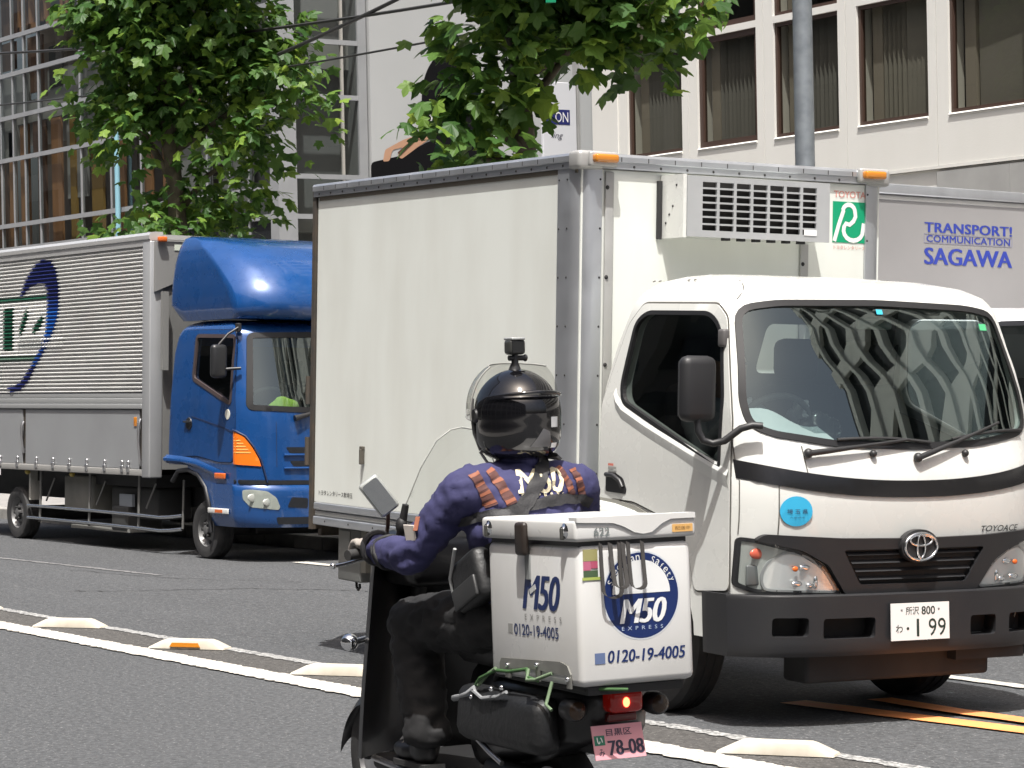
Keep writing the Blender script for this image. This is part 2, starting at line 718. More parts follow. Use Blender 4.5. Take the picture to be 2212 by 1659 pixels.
# chatter bars between the two lines
bar_m = M('marker_white', (.58, .545, .47), .5, dirt=.6, dirt_col=(.36, .31, .23), dscale=7)
for i, (bx, refl, lab) in enumerate(((-16.72, 0, 'white road hump cut off by the left edge of the picture'), (-15.02, 0, 'white road hump farthest left that shows whole'),
                                     (-13.33, 1, 'white road hump with an amber reflector on its face'), (-11.62, 0, 'white road hump half hidden by the scooter, left of its leg shield'),
                                     (-8.02, 0, 'large white road hump at the bottom right, beside the scooter plate'))):
    t = thing('road_hump', lab, 'road marker', Matrix.Translation((bx, 6.625, .008)) @ Matrix.Rotation(rad(34), 4, 'Z'), 'white humps along the centre line')
    h = MB()
    a, b_, c_ = .250, .150, .058      # half length at foot, half length on top, half width
    prof = [(-a, 0), (-a + .004, .008), (-b_ - .012, .046), (-b_ + .01, .052), (b_ - .01, .052), (b_ + .012, .046), (a - .004, .008), (a, 0)]
    n = len(prof)
    vs = []
    for yy, k in ((-c_, 0), (-c_ * .95, .5), (-c_ * .80, .92), (-c_ * .55, 1), (c_ * .55, 1), (c_ * .80, .92), (c_ * .95, .5), (c_, 0)):
        vs += [(x * (1 - .02 * (1 - k)), yy, z * (k if k < 1 else 1) + (0 if k else 0)) for x, z in prof]
    fs = []
    for j in range(7):
        fs += [(j * n + q, j * n + q + 1, (j + 1) * n + q + 1, (j + 1) * n + q) for q in range(n - 1)]
    h.add(vs, fs)
    h.build('body', bar_m, t, 35)
    if refl:
        r_ = MB()
        r_.prism([(-.1, .012), (.1, .012), (.085, .036), (-.085, .036)], 0, .006, lambda u, v, d: (u, -c_ * (1.0 - .05 * (v - .012) / .024) - d, v))
        r_.build('reflector', amber, t)

# ================================================================= right building (precast bays)
cream = M('cream_precast', (.67, .665, .63), .75, dirt=.3, dirt_col=(.55, .535, .49), dscale=1.6, dstretch=(1, 1, .4), bump=.12, bscale=45)
brownf = M('brown_window_frame', (.055, .032, .024), .45)
granite = M('grey_granite', (.34, .34, .33), .6, dirt=.5, dirt_col=(.24, .24, .235), dscale=3, bump=.03)
blind_d = M('grey_blind', (.18, .178, .17), .8)
blind_l = M('beige_blind', (.25, .24, .215), .8)
reveal_m = M('beige_column', (.34, .31, .265), .8)
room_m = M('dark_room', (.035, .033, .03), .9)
winglass = glass('office_glass', (.62, .62, .58), 1.5)
RB = thing('office_building', 'cream precast office block with brown framed windows on the right', 'building', Matrix.Translation((-15, 20, 0)) @ Matrix.Rotation(rad(-2), 4, 'Z'))
PW = 1.61
J0 = -11.257 - PW


def fac(u, v):
    return (u, 0, v)


pan = None
for k in range(0, 7):
    j = J0 + k * PW
    if pan is None:
        p = MB()
        wl, wr = .2, 1.462
        surf_poly(p, [(.006, 3.80), (PW - .006, 3.80), (PW - .006, 7.6), (.006, 7.6)],
                  [[(wl, 4.38), (wr, 4.38), (wr, 5.80), (wl, 5.80)], [(wl, 5.885), (wr, 5.885), (wr, 7.3), (wl, 7.3)]], fac, .7, .24, (0, -1, 0), 0)
        # chamfered sill under the opening
        p.prism([(0, 4.362), (0, 4.379), (-.02, 4.362)], wl + .004, wr - .004, lambda u, v, d: (d, u, v))
        p.prism([(0, 4.345), (0, 4.3795), (-.012, 4.345)], wl, wr, lambda u, v, d: (d, u, v))
        pan = p.build('panel', cream, RB)
        o = pan
    else:
        o = pan.copy()
        COL.objects.link(o)
        o.parent = RB
    o.location = (j, 0, 0)
    for row, (z0, z1) in enumerate(((4.38, 5.80), (5.885, 7.3))):
        if row == 1 and k > 4:
            continue
        w_ = MB()
        x0, x1 = j + .2, j + 1.462
        t = .045 if k != 1 else .075
        for a in ((x0, x1, z0, z0 + t), (x0, x1, z1 - t, z1), (x0, x0 + t, z0 + t, z1 - t), (x1 - t, x1, z0 + t, z1 - t)):
            w_.box(a[0], a[1], .035, .10, a[2], a[3])
        wo_ = w_.build('window', brownf, RB)
        g = MB()
        dx = rnd.uniform(-.003, .003)
        g.add([(x0 + t, .07 + dx, z0 + t), (x1 - t, .07 - dx, z0 + t), (x1 - t, .07 - dx, z1 - t), (x0 + t, .07 + dx, z1 - t)], [(0, 1, 2, 3)])
        g.build('pane', winglass, wo_)
        g = MB()
        g.box(x0 + .11, x0 + .29, .16, .3, z0 + .004, z1 - .004)
        g.build('column', reveal_m, wo_)
        if row == 0:
            g = MB()
            style = (0, 0, 0, 1, 2, 0, 0)[k]
            if style == 2:
                g.add([(x0 + .34, .17, z0 + .004), (x1 - .004, .14, z0 + .004), (x1 - .004, .14, z1 - .004), (x0 + .34, .17, z1 - .004)], [(0, 1, 2, 3)])
                mt = blind_l
            else:
                xs = x0 + .36
                while xs < x1 - .045:
                    ang = rnd.uniform(.9, 1.25) if style == 0 else (1.2 if xs < x0 + .72 else .25)
                    wv = .042
                    ca, sa = math.cos(ang) * wv, math.sin(ang) * wv
                    g.add([(xs - ca, .17 - sa, z0 + .004), (xs + ca, .17 + sa, z0 + .004), (xs + ca, .17 + sa, z1 - .004), (xs - ca, .17 - sa, z1 - .004)], [(0, 1, 2, 3)])
                    xs += .082
                mt = blind_d if style == 0 else blind_l
            g.build('blind', mt, wo_, fix=False)
# rooms behind, lower wall, rest of the block
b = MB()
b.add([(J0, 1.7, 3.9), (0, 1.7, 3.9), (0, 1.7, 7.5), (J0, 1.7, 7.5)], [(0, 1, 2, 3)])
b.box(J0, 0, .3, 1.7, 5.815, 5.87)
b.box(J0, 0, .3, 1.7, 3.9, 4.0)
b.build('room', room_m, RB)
b = MB()
b.box(J0, J0 + 7 * PW, .03, .25, 0, 3.76)
b.box(J0, J0 + 7 * PW, -.012, .2, 3.765, 3.797)
b.build('lower_wall', cream, RB)
for i in range(5):
    b = MB()
    b.box(-6.45 + i * 1.2, -5.256 + i * 1.2, -.004, .028, 2.4, 3.735)
    b.build('granite_slab', granite, RB)
# left end: plain piers and a recess
b = MB()
b.box(J0 - .62, J0 - .008, -.02, .25, 0, 12)
b.box(J0 - .96, J0 - .62, .30, .5, 0, 12)
b.build('end_pier', cream, RB)
b = MB()
b.cyl((J0 - .72, .2, 0), (J0 - .72, .2, 12), .04, n=10)
b.build('downpipe', alu_dull, RB, 40)
# tall body of the block above the picture and along the street (mirrored in the windscreens)
b = MB()
b.box(J0 - .96, 23.5, .5, 14, 7.62, 27)
for k in range(0, 23):
    j = J0 + k * PW
    b.box(j - .1, j + .2, -.05, .5, 7.62, 27)
for r in range(7):
    b.box(J0, 23.5, .1, .5, 7.62 + r * 2.8, 8.6 + r * 2.8)
for k in range(7, 23):
    j = J0 + k * PW
    b.box(j - .1, j + .2, -.05, .5, 0, 7.62)
b.box(J0 + 7 * PW, 23.5, .1, .5, 2.9, 4.38)
b.box(J0 + 7 * PW, 23.5, .1, .5, 5.8, 6.1)
b.build('upper_storeys', cream, RB)
b = MB()
b.box(J0, 23.5, .4, .49, 8.6, 27)
b.box(J0 + 7 * PW, 23.5, .4, .49, 0, 7.6)
b.build('upper_glazing', M('dark_glazing', (.02, .022, .024), .12), RB)

# ================================================================= office row on the viewer's side of the street (unseen, added to darken the window reflections)
NB = thing('unseen_office_row', 'grey office row across the street, seen only mirrored in the windows', 'building', Matrix.Translation((0, -11, 0)))
b = MB()
b.box(-120, 30, -8, 0, 0, 19)
b.build('wall', M('row_grey', (.17, .165, .155), .8, dirt=.4, dscale=.4), NB)
for r in range(5):
    b = MB()
    b.box(-119.5, 29.5, 0, .06, 1.0 + r * 3.6, 3.3 + r * 3.6)
    b.build('window_band', M('dark_glazing', (.02, .022, .024), .12), NB)
b = MB()
for k in range(38):
    b.box(-119 + k * 4, -118.3 + k * 4, 0, .35, 0, 19)
b.build('pier_facing', M('row_pier', (.24, .23, .21), .8), NB)['kind'] = 'stuff'

# ================================================================= left building (glass curtain wall)
mull_m = M('mullion_grey', (.33, .34, .35), .45, .2, dirt=.2)
wood_m = M('orange_wood', (.42, .21, .09), .55, dirt=.5, dirt_col=(.26, .13, .06), dscale=3, dstretch=(4, 4, .4))
dwood_m = M('brown_wood', (.17, .085, .045), .6, dirt=.4, dscale=3, dstretch=(4, 4, .4))
inner_l = M('interior_grey', (.34, .33, .30), .8)
inner_d = M('interior_dark', (.05, .045, .04), .9)
ochre_m = M('ochre_curtain', (.33, .20, .05), .9)
curtain_glass = glass('curtain_glass', (.60, .63, .63), 1.6, boost=1.15)
LB = thing('glass_building', 'glass curtain wall building with grey mullions and wooden interior on the left', 'building', Matrix.Translation((-36.6, 20, 0)))
MX = [-15.2, -14.6, -14.0, -13.1, -12.5, -11.62, -11.0, -10.42, -9.72, -7.78, -6.47, -5.2, -3.9, -2.6, -1.8, -1.1, -.2]
MZ = [0, 2.8, 4.15, 4.62, 5.93, 6.77, 7.62, 8.36, 9.4, 10.4]
for x in MX:
    b = MB()
    b.box(x - .025, x + .025, -.010, .05, 0, 10.4)
    b.build('mullion', mull_m, LB)
for z in MZ[1:]:
    b = MB()
    b.box(MX[0], MX[-1], -.024, .045, z - .042, z + .042)
    b.build('transom', mull_m, LB)
for i in range(len(MX) - 1):
    for j in range(2, len(MZ) - 1):
        x0, x1, z0, z1 = MX[i] + .035, MX[i + 1] - .035, MZ[j] + .045, MZ[j + 1] - .045
        b = MB()
        q = [rnd.uniform(-.006, .006) for _ in range(3)]
        b.add([(x0, q[0], z0), (x1, q[1], z0), (x1, q[1] + q[2], z1), (x0, q[0] + q[2], z1)], [(0, 1, 2, 3)])
        b.build('pane', curtain_glass, LB)
b = MB()
b.add([(MX[0], .02, 0), (MX[-1], .02, 0), (MX[-1], .02, 4.1), (MX[0], .02, 4.1)], [(0, 1, 2, 3)])
b.build('lower_glazing', M('dark_glazing', (.02, .022, .024), .12), LB)
b = MB()
b.box(MX[0], -.3, 2.4, 2.5, 0, 12)
b.build('back_wall', M('interior_brown', (.30, .24, .18), .9, dirt=.5, dscale=.8), LB)
for z0, z1 in ((6.62, 7.05), (9.2, 9.6), (3.9, 4.1)):
    b = MB()
    b.box(MX[0], -.3, .12, 2.4, z0, z1)
    b.build('floor_slab', inner_l, LB)
for i, (x0, x1, z0, z1, mt) in enumerate(((-12.3, -11.1, 7.75, 8.3, dwood_m), (-11.0, -10.6, 4.2, 6.6, wood_m), (-10.2, -9.85, 4.2, 6.6, dwood_m), (-9.4, -8.95, 4.2, 6.6, wood_m),
                                          (-8.6, -8.35, 4.2, 6.6, ochre_m), (-12.2, -11.7, 4.2, 6.6, dwood_m), (-11.5, -11.2, 4.2, 6.5, wood_m), (-6.7, -6.2, 4.2, 6.6, wood_m), (-10.6, -9.9, 7.2, 8.3, dwood_m),
                                          (-5.4, -5.0, 4.2, 6.6, wood_m), (-4.6, -4.1, 4.2, 9, wood_m), (-3.3, -3.0, 4.2, 6.6, wood_m), (-2.4, -1.2, 4.2, 6.6, inner_l), (-9.5, -8.9, 7.2, 8.0, inner_d), (-8.8, -7.9, 5.0, 6.6, inner_l), (-12.2, -11.05, 5.95, 6.7, inner_l), (-12.2, -10.5, 7.0, 7.6, inner_l), (-9.65, -7.85, 7.0, 7.55, inner_l), (-7.7, -6.5, 5.9, 7.5, inner_l), (-10.35, -9.75, 6.0, 6.7, dwood_m), (-7.7, -7.2, 4.2, 5.9, ochre_m), (-3.8, -2.7, 4.2, 5.9, inner_l), (-12.2, -10.45, 8.4, 9.3, dwood_m))):
    b = MB()
    b.box(x0, x1, .11 + .03 * (i % 3), .16 + .03 * (i % 3), z0, z1)
    b.build('interior_panel', mt, LB)
for x0, x1 in ((-10.9, -10.5), (-10.35, -9.8), (-9.6, -8.75), (-8.6, -7.9)):       # timber window casings of the top floor
    b = MB()
    for a in ((x0, x0 + .09, 8.42, 9.3), (x1 - .09, x1, 8.42, 9.3), (x0, x1, 8.42, 8.54)):
        b.box(a[0], a[1], .1, .2, a[2], a[3])
    b.build('timber_casing', wood_m, LB)
b = MB()
b.cyl((-5.95, -.12, 3), (-5.95, -.12, 6.1), .05, n=12)
b.build('blue_pipe', M('pale_blue_paint', (.22, .42, .50), .5), LB, 40)
# side towards the cross street: narrow glazing, then a white wall
b = MB()
b.box(-.26, .02, -.05, .30, 0, 11)
b.build('corner_column', mull_m, LB)
b = MB()
b.box(-.05, .02, 1.50, 1.66, 0, 11)
b.build('corner_column', mull_m, LB)
b = MB()
b.box(-.05, .01, 1.18, 1.22, 4, 11)
b.build('mullion', inner_l, LB)
for z in (2.8, 4.14, 4.80, 6.12, 7.03, 8.2, 9.3):
    b = MB()
    b.box(-.06, .015, .30, 1.50, z - .04, z + .04)
    b.build('transom', mull_m, LB)
zz = [2.8, 4.14, 4.80, 6.12, 7.03, 8.2, 9.3]
for a, c_ in zip(zz, zz[1:]):
    b = MB()
    q = rnd.uniform(-.004, .004)
    b.add([(-.03, .30, a + .04), (-.03 + q, 1.5, a + .04), (-.03 + q, 1.5, c_ - .04), (-.03, .3, c_ - .04)], [(0, 1, 2, 3)])
    b.build('pane', curtain_glass, LB)
b = MB()
b.box(-.75, -.65, .3, 1.5, 0, 11)
b.box(-1.9, -.06, .25, .3, 0, 11)
b.box(-1.9, -.06, 1.5, 1.55, 0, 11)
b.build('stair_wall', M('interior_dim', (.24, .24, .23), .9), LB)
b = MB()
b.box(-1.2, .0, 1.70, 9.5, 0, 13)
b.build('side_wall', M('white_render', (.42, .43, .43), .8, dirt=.2, dscale=.7), LB)

# printed hoarding on the side wall: a figure in black, cropped
HB = thing('hoarding', 'pale grey poster hoarding with a cropped figure in black behind the right tree', 'billboard', Matrix.Translation((-36.6, 20, 0)))
b = MB()
b.box(.02, .08, 1.69, 6.2, 4.3, 11.5)
b.build('board', M('poster_grey', (.40, .41, .41), .6, dirt=.5, dirt_col=(.30, .31, .31), dscale=.35), HB)


def hb(zx, zy):
    return (1.648 + (zx - 215) * .00318, 7.068 - (zy - 260) * .00268)


def hpoly(name, pts, mat, lift, r=.05):
    b = MB()
    surf_poly(b, rounded([hb(*p) for p in pts], r), [], lambda u, v: (.08, u, v), .2, .002, (1, 0, 0), lift)
    return b.build(name, mat, HB)


black_print = M('black_print', (.008, .008, .009), .95, spec=.05)
hpoly('dark_hair', [(575, 420), (640, 320), (720, 270), (815, 285), (840, 420), (830, 620), (900, 700), (940, 900), (600, 905), (540, 700), (545, 540)], black_print, .004, .2)
hpoly('black_clothing', [(222, 1012), (420, 960), (560, 880), (700, 800), (960, 800), (960, 1200), (222, 1200)], black_print, .0055, .08)
hpoly('bare_arm', [(295, 1005), (310, 930), (420, 865), (540, 820), (640, 815), (520, 900), (410, 985), (385, 965), (420, 910), (355, 930), (335, 1000)], M('skin_print', (.42, .24, .15), .6), .007, .04)
hpoly('brown_strap', [(385, 945), (500, 840), (585, 735), (600, 745), (520, 850), (405, 965)], M('brown_print', (.08, .035, .02), .6), .0085, .01)
b = MB()
y_, z_ = hb(583, 722)
b.lathe([(.05, 0), (.075, 0), (.075, .003), (.05, .003)], (.088, y_, z_), (1, 0, 0), 24)
b.build('silver_ring', M('pale_print', (.62, .63, .62), .5), HB)

SG = thing('sign_board', 'white sign board with a navy block reading ON beside the right tree trunk', 'sign', Matrix.Translation((-32, 22.0, 0)))
b = MB()
b.box(-.06, 0, .05, .68, 3.0, 5.95, .01)
b.build('board', M('sign_white', (.62, .63, .66), .4), SG)
b = MB()
b.box(-.1, .03, .69, .73, 0, 6.3)
b.build('post', alu_dull, SG)
b = MB()
b.box(.001, .004, .10, .553, 5.30, 5.53)
b.build('name_block', M('sign_navy', (.015, .02, .13), .4), SG)
signw = M('sign_letter', (.78, .78, .78), .5)
text(SG, 'lettering', 'ON', signw, lambda u, v: (.0065, .40 + u, 5.415 + v), .24, .155, .0)
text(SG, 'script_lettering', 'ling', M('sign_dark', (.03, .03, .06), .5), lambda u, v: (.0035, .31 + u, 5.12 + v), .22, .12, -.005, .35)

# ================================================================= pole, wires
PL = thing('steel_pole', 'galvanised steel pole standing in front of the cream office windows', 'pole', Matrix.Translation((-15.5, 13.2, zk + .13)))
b = MB()
b.cyl((0, 0, 0), (0, 0, 9), .082, .074, 24)
b.build('shaft', M('galvanised', (.28, .31, .335), .45, .55, dirt=.7, dirt_col=(.17, .19, .21), dscale=11), PL, 40)
b = MB()
b.box(-.17, .17, -.17, .17, 0, .02)
for a in (-1, 1):
    for c_ in (-1, 1):
        b.cyl((a * .13, c_ * .13, .02), (a * .13, c_ * .13, .06), .014, n=6)
b.build('base_plate', steel_m, PL)
b = MB()
b.cyl((0, 0, 4.6), (0, 0, 4.64), .088, n=24)
b.build('band_clamp', steel_m, PL, 40)
wire_m = M('wire_black', (.02, .02, .02), .6)
for i, (p0, p1, sag, r, lab) in enumerate((((-34.9, 14, 6.27), (-20.5, 14.0, 5.28), .12, .018, 'thin overhead wire crossing the glass facade, higher of two'),
                                           ((-34.9, 14, 5.50), (-20.5, 14.2, 5.0), .10, .012, 'thin overhead wire crossing the glass facade, lower of two'),
                                           ((-25.6, 14, 5.22), (-21.4, 14.0, 5.72), .03, .022, 'dark cable slanting across the corner of the white wall'))):
    b = MB()
    pts = [Vector(p0).lerp(Vector(p1), t / 24) - Vector((0, 0, 4 * sag * (t / 24) * (1 - t / 24))) for t in range(25)]
    b.tube(pts, r, 6)
    tag(b.build('overhead_wire', wire_m, None, 60), lab, 'wire')

# ================================================================= plane trees
def leaf_material():
    m = bpy.data.materials.new('plane_leaf')
    m.use_nodes = True
    nt = m.node_tree
    b = nt.nodes['Principled BSDF']
    out = nt.nodes['Material Output']
    oi = nt.nodes.new('ShaderNodeObjectInfo')
    ge = nt.nodes.new('ShaderNodeNewGeometry')
    ad = nt.nodes.new('ShaderNodeMath')
    ad.operation = 'ADD'
    nt.links.new(oi.outputs['Random'], ad.inputs[0])
    nt.links.new(ge.outputs['Random Per Island'], ad.inputs[1])
    fr = nt.nodes.new('ShaderNodeMath')
    fr.operation = 'FRACT'
    nt.links.new(ad.outputs[0], fr.inputs[0])
    cr = nt.nodes.new('ShaderNodeValToRGB')
    e = cr.color_ramp.elements
    e[0].color = (.030, .082, .018, 1)
    e[1].position = 1
    e[1].color = (.17, .28, .042, 1)
    for p_, c_ in ((.45, (.048, .116, .023, 1)), (.8, (.090, .178, .031, 1))):
        el = e.new(p_)
        el.color = c_
    nt.links.new(fr.outputs[0], cr.inputs[0])
    nt.links.new(cr.outputs[0], b.inputs['Base Color'])
    b.inputs['Roughness'].default_value = .5
    b.inputs['Specular IOR Level'].default_value = .35
    tr = nt.nodes.new('ShaderNodeBsdfTranslucent')
    hs = nt.nodes.new('ShaderNodeHueSaturation')
    hs.inputs['Hue'].default_value = .47
    hs.inputs['Value'].default_value = 1.9
    nt.links.new(cr.outputs[0], hs.inputs['Color'])
    nt.links.new(hs.outputs[0], tr.inputs[0])
    mx = nt.nodes.new('ShaderNodeMixShader')
    mx.inputs[0].default_value = .42
    nt.links.new(b.outputs[0], mx.inputs[1])
    nt.links.new(tr.outputs[0], mx.inputs[2])
    nt.links.new(mx.outputs[0], out.inputs[0])
    return m


leaf_m = leaf_material()
bark_m = M('plane_bark', (.10, .085, .06), .9, dirt=.9, dirt_col=(.035, .03, .022), dscale=9, bump=.5, bscale=25)


def leaf_shape(curl, seed):
    r = random.Random(seed)
    lobes = [(-128, .62), (-62, .86), (0, 1.0), (62, .86), (128, .62)]
    out = []
    for i, (a, L) in enumerate(lobes):
        for da, k in ((-23, .70), (-11, .84), (0, 1.0), (11, .84), (23, .70)):
            rr = L * k * r.uniform(.93, 1.07)
            out.append((rad(a + da), rr))
        if i < 4:
            nx = lobes[i + 1]
            out.append((rad((a + nx[0]) / 2), .55 * r.uniform(.9, 1.1)))
    vs = [Vector((0, 0, 0))]
    for a, rr in out:
        x, y = rr * math.cos(a) + .25, rr * math.sin(a)
        vs.append(Vector((x, y, -curl * (x * x * .35 + y * y * .55) + .10 * abs(math.sin(a * 1.45)) * rr)))
    vs[0] = Vector((.18, 0, .02))
    fs = [(0, i, i + 1) for i in range(1, len(out))]
    fs.append((0, len(out), 1))
    return [v * .5 for v in vs], fs


LEAVES = [leaf_shape(c, s) for c, s in ((.25, 1), (.5, 2), (.8, 3))]
CAMP = Vector((0, 0, CAM_H))


def plane_tree(base, label, blobs, limbs, n_leaf, n_obj, trunk_r, seed, lsc=1.):
    r = random.Random(seed)
    T = thing('plane_tree', label, 'tree', Matrix.Translation(base), 'street plane trees')
    b = MB()
    pts, rr = [], []
    for t in range(15):
        z = t * .48
        pts.append((.06 * math.sin(t * .7 + seed), .05 * math.cos(t * .9), z))
        rr.append(trunk_r * (1.15 if t == 0 else 1 - t * .045) * r.uniform(.95, 1.07))
    b.tube(pts, rr, 14)
    b.build('trunk', bark_m, T, 60)
    tips = []
    for (p0, p1) in limbs:
        b = MB()
        a, c_ = Vector(p0), Vector(p1)
        mid = a.lerp(c_, .5) + Vector((r.uniform(-.1, .1), r.uniform(-.1, .1), .12))
        P = [a.lerp(mid, t / 4) for t in range(5)] + [mid.lerp(c_, t / 4) for t in range(1, 5)]
        b.tube(P, [.05 - .0045 * i for i in range(9)], 8)
        b.build('limb', bark_m, T, 60)
    # leaves grow in sprays inside lumpy volumes
    tot = sum(bl[2][0] * bl[2][1] * bl[2][2] ** 1 for bl in blobs)
    pos = []
    for c_, dens, rd in blobs:
        k = int(n_leaf * rd[0] * rd[1] * rd[2] / tot * dens)
        ns = max(1, k // 9)
        for s in range(ns):
            d = Vector((r.gauss(0, 1), r.gauss(0, 1), r.gauss(0, 1))).normalized() * (r.random() ** .38)
            p = Vector(c_) + Vector((d.x * rd[0], d.y * rd[1], d.z * rd[2]))
            outw = Vector((d.x, d.y, d.z * .4 + .1))
            if outw.length < 1e-3:
                outw = Vector((1, 0, 0))
            outw.normalize()
            for q in range(9):
                pp = p + Vector((r.uniform(-.2, .2), r.uniform(-.2, .2), r.uniform(-.17, .17))) + outw * r.uniform(-.05, .22)
                az = math.atan2(outw.y, outw.x) + r.uniform(-1.3, 1.3)
                tilt = r.gauss(.55, .38)
                m = Matrix.Translation(pp) @ Matrix.Rotation(az, 4, 'Z') @ Matrix.Rotation(tilt, 4, 'Y') @ Matrix.Rotation(r.gauss(0, .4), 4, 'X') @ Matrix.Scale(r.uniform(.19, .33) * lsc, 4)
                pos.append((m, r.randrange(3)))
    B = Vector(base)

    def shown(mm):
        w_ = mm.translation + B - CAMP
        z = w_.dot(fw)
        x = 512 + F_PX * w_.dot(r2) / z
        y = 384 - F_PX * w_.dot(u2) / z
        return z if (0 < x < 1024 and 0 < y < 240) else 1e3
    pos.sort(key=lambda q: shown(q[0]))
    protos = []
    for i, (vs, fs) in enumerate(LEAVES):
        me = bpy.data.meshes.new('leaf')
        me.from_pydata([tuple(v) for v in vs], [], fs)
        me.materials.append(leaf_m)
        protos.append(me)
    for m, s in pos[:n_obj]:
        o = bpy.data.objects.new('leaf', protos[s])
        COL.objects.link(o)
        o.parent = T
        o.matrix_local = m
    b = MB()
    for m, s in pos[n_obj:]:
        vs, fs = LEAVES[s]
        b.add([m @ v for v in vs], fs)
    o = b.build('foliage', leaf_m, T, fix=False)
    o['kind'] = 'stuff'
    return T


def LB_(L, z, D=0.):
    """crown point from sideways offset, height and depth as the street runs"""
    return (.555 * L - .83 * D, .83 * L + .555 * D, z)


plane_tree((-27.0, 13.3, zk + .13), 'full dark green plane tree behind the blue truck', [
    (LB_(.1, 5.5), 1.0, (.75, .75, .75)), (LB_(-.58, 5.0, .1), 1.0, (.55, .5, .5)), (LB_(-.5, 5.75, -.2), 1.0, (.55, .6, .5)), (LB_(.9, 5.5, .1), 1.0, (.6, .65, .6)), (LB_(1.35, 4.95, -.1), .9, (.5, .5, .4)),
    (LB_(.45, 4.7, .2), .95, (.6, .6, .45)), (LB_(-.25, 4.6, -.2), .85, (.4, .45, .4)), (LB_(1.0, 4.25, -.2), .85, (.45, .5, .35)), (LB_(.2, 3.75, .1), .85, (.5, .5, .3)), (LB_(.75, 3.65), .8, (.4, .4, .3)),
    (LB_(-.45, 3.42, -.3), .75, (.32, .35, .2)), (LB_(.2, 6.6), 1.0, (1.15, 1.15, .6)), (LB_(1.75, 5.0), .7, (.22, .22, .15)), (LB_(1.8, 4.55), .6, (.2, .2, .13)), (LB_(-.2, 3.3), .8, (.5, .5, .2)), (LB_(.4, 3.25, .2), .8, (.5, .5, .2)),
    (LB_(-.6, 4.3, .1), .5, (.3, .3, .3))],
    [((0, 0, 3.4), LB_(.8, 4.2)), ((0, 0, 3.9), LB_(-.7, 4.8)), ((0, 0, 4.2), LB_(1.3, 4.9)), ((0, 0, 4.8), LB_(-.6, 5.7)), ((0, 0, 4.4), LB_(.6, 5.4))], 6600, 290, .15, 3, .84)
plane_tree((-19.46, 13.2, zk + .13), 'sunlit plane tree behind the white truck box, spreading in front of the cream building', [
    (LB_(.1, 5.2), 1.0, (.7, .75, .45)), (LB_(.45, 4.72, .1), 1.0, (.6, .6, .32)), (LB_(-.35, 4.75, -.1), .95, (.45, .45, .4)), (LB_(.95, 4.75), 1.0, (.5, .5, .36)), (LB_(1.4, 5.0, -.1), .9, (.42, .45, .28)),
    (LB_(-.55, 4.05, -.2), .95, (.35, .33, .26)), (LB_(-.75, 3.85, -.3), .85, (.3, .3, .22)), (LB_(-.35, 3.55, -.1), .9, (.5, .45, .22)), (LB_(-.85, 3.42, -.2), .7, (.25, .25, .12)), (LB_(-.9, 5.15), .6, (.25, .25, .2)),
    (LB_(.2, 6.0), 1.0, (1.2, 1.2, .6)), (LB_(-.05, 4.1, -.1), .85, (.4, .4, .3)), (LB_(1.5, 4.62), .8, (.3, .35, .22)), (LB_(1.1, 4.5), .7, (.3, .3, .18))],
    [((0, 0, 3.6), LB_(-.6, 4.0)), ((0, 0, 4.0), LB_(.9, 4.7)), ((0, 0, 4.3), LB_(1.4, 4.95)), ((0, 0, 4.4), LB_(-.4, 5.0)), ((0, 0, 3.3), LB_(-.4, 3.55))], 3700, 290, .145, 5, 1.05)
gp = MB()
gp.box(-.012, .012, -.045, .045, -.16, .24, .004)
tag(gp.build('green_plate', M('green_paint', (.0, .22, .10), .4), None), 'small green plate at the top edge among leaves', 'sign')
bpy.data.objects['green_plate'].matrix_world = Matrix.Translation((-18.2, 12.65, 4.92)) @ Matrix.Rotation(rad(-34), 4, 'Z')
# ================================================================= truck building kit
def make_cab(spec):
    """closed loft of a cab: levels in z, plan outline with a bowed front"""
    def XF(y, z):
        h = interp(spec['hw'], z)
        t = min(1, abs(y) / h)
        return interp(spec['xc'], z) - interp(spec['a'], z) * t * t - interp(spec['b'], z) * t ** 7

    def loft(zs, d=0):
        m = MB()
        n = None
        for z in zs:
            h = interp(spec['hw'], z) - d
            xr = interp(spec['xr'], z) + d
            xs = XF(h + d, z) - d
            lp = [(xr, y) for y in (0, -h * .5, -h + .09)]
            lp += [(xr + .03 - .03 * math.cos(t), -h + .06 - .06 * math.sin(t)) for t in (.4, .8, 1.2)]
            lp += [(xr + .05 + (xs - xr - .05) * t / 10, -h) for t in range(10)]
            k = 26
            lp += [(XF(y, z) - d, y) for y in [-h * math.cos(math.pi * i / k) for i in range(k + 1)]]
            lp += [(xs + (xr + .05 - xs) * t / 10, h) for t in range(1, 11)]
            lp += [(xr + .03 - .03 * math.cos(t), h - .06 + .06 * math.sin(t)) for t in (1.2, .8, .4)]
            lp += [(xr, y) for y in (h - .09, h * .5)]
            n = len(lp)
            m.v += [(x, y, z) for x, y in lp]
        L = len(zs)
        for j in range(L - 1):
            m.f += [(j * n + i, j * n + (i + 1) % n, (j + 1) * n + (i + 1) % n, (j + 1) * n + i) for i in range(n)]
        m.f.append(tuple(range(n - 1, -1, -1)))
        m.f.append(tuple(range((L - 1) * n, L * n)))
        return m
    return XF, loft


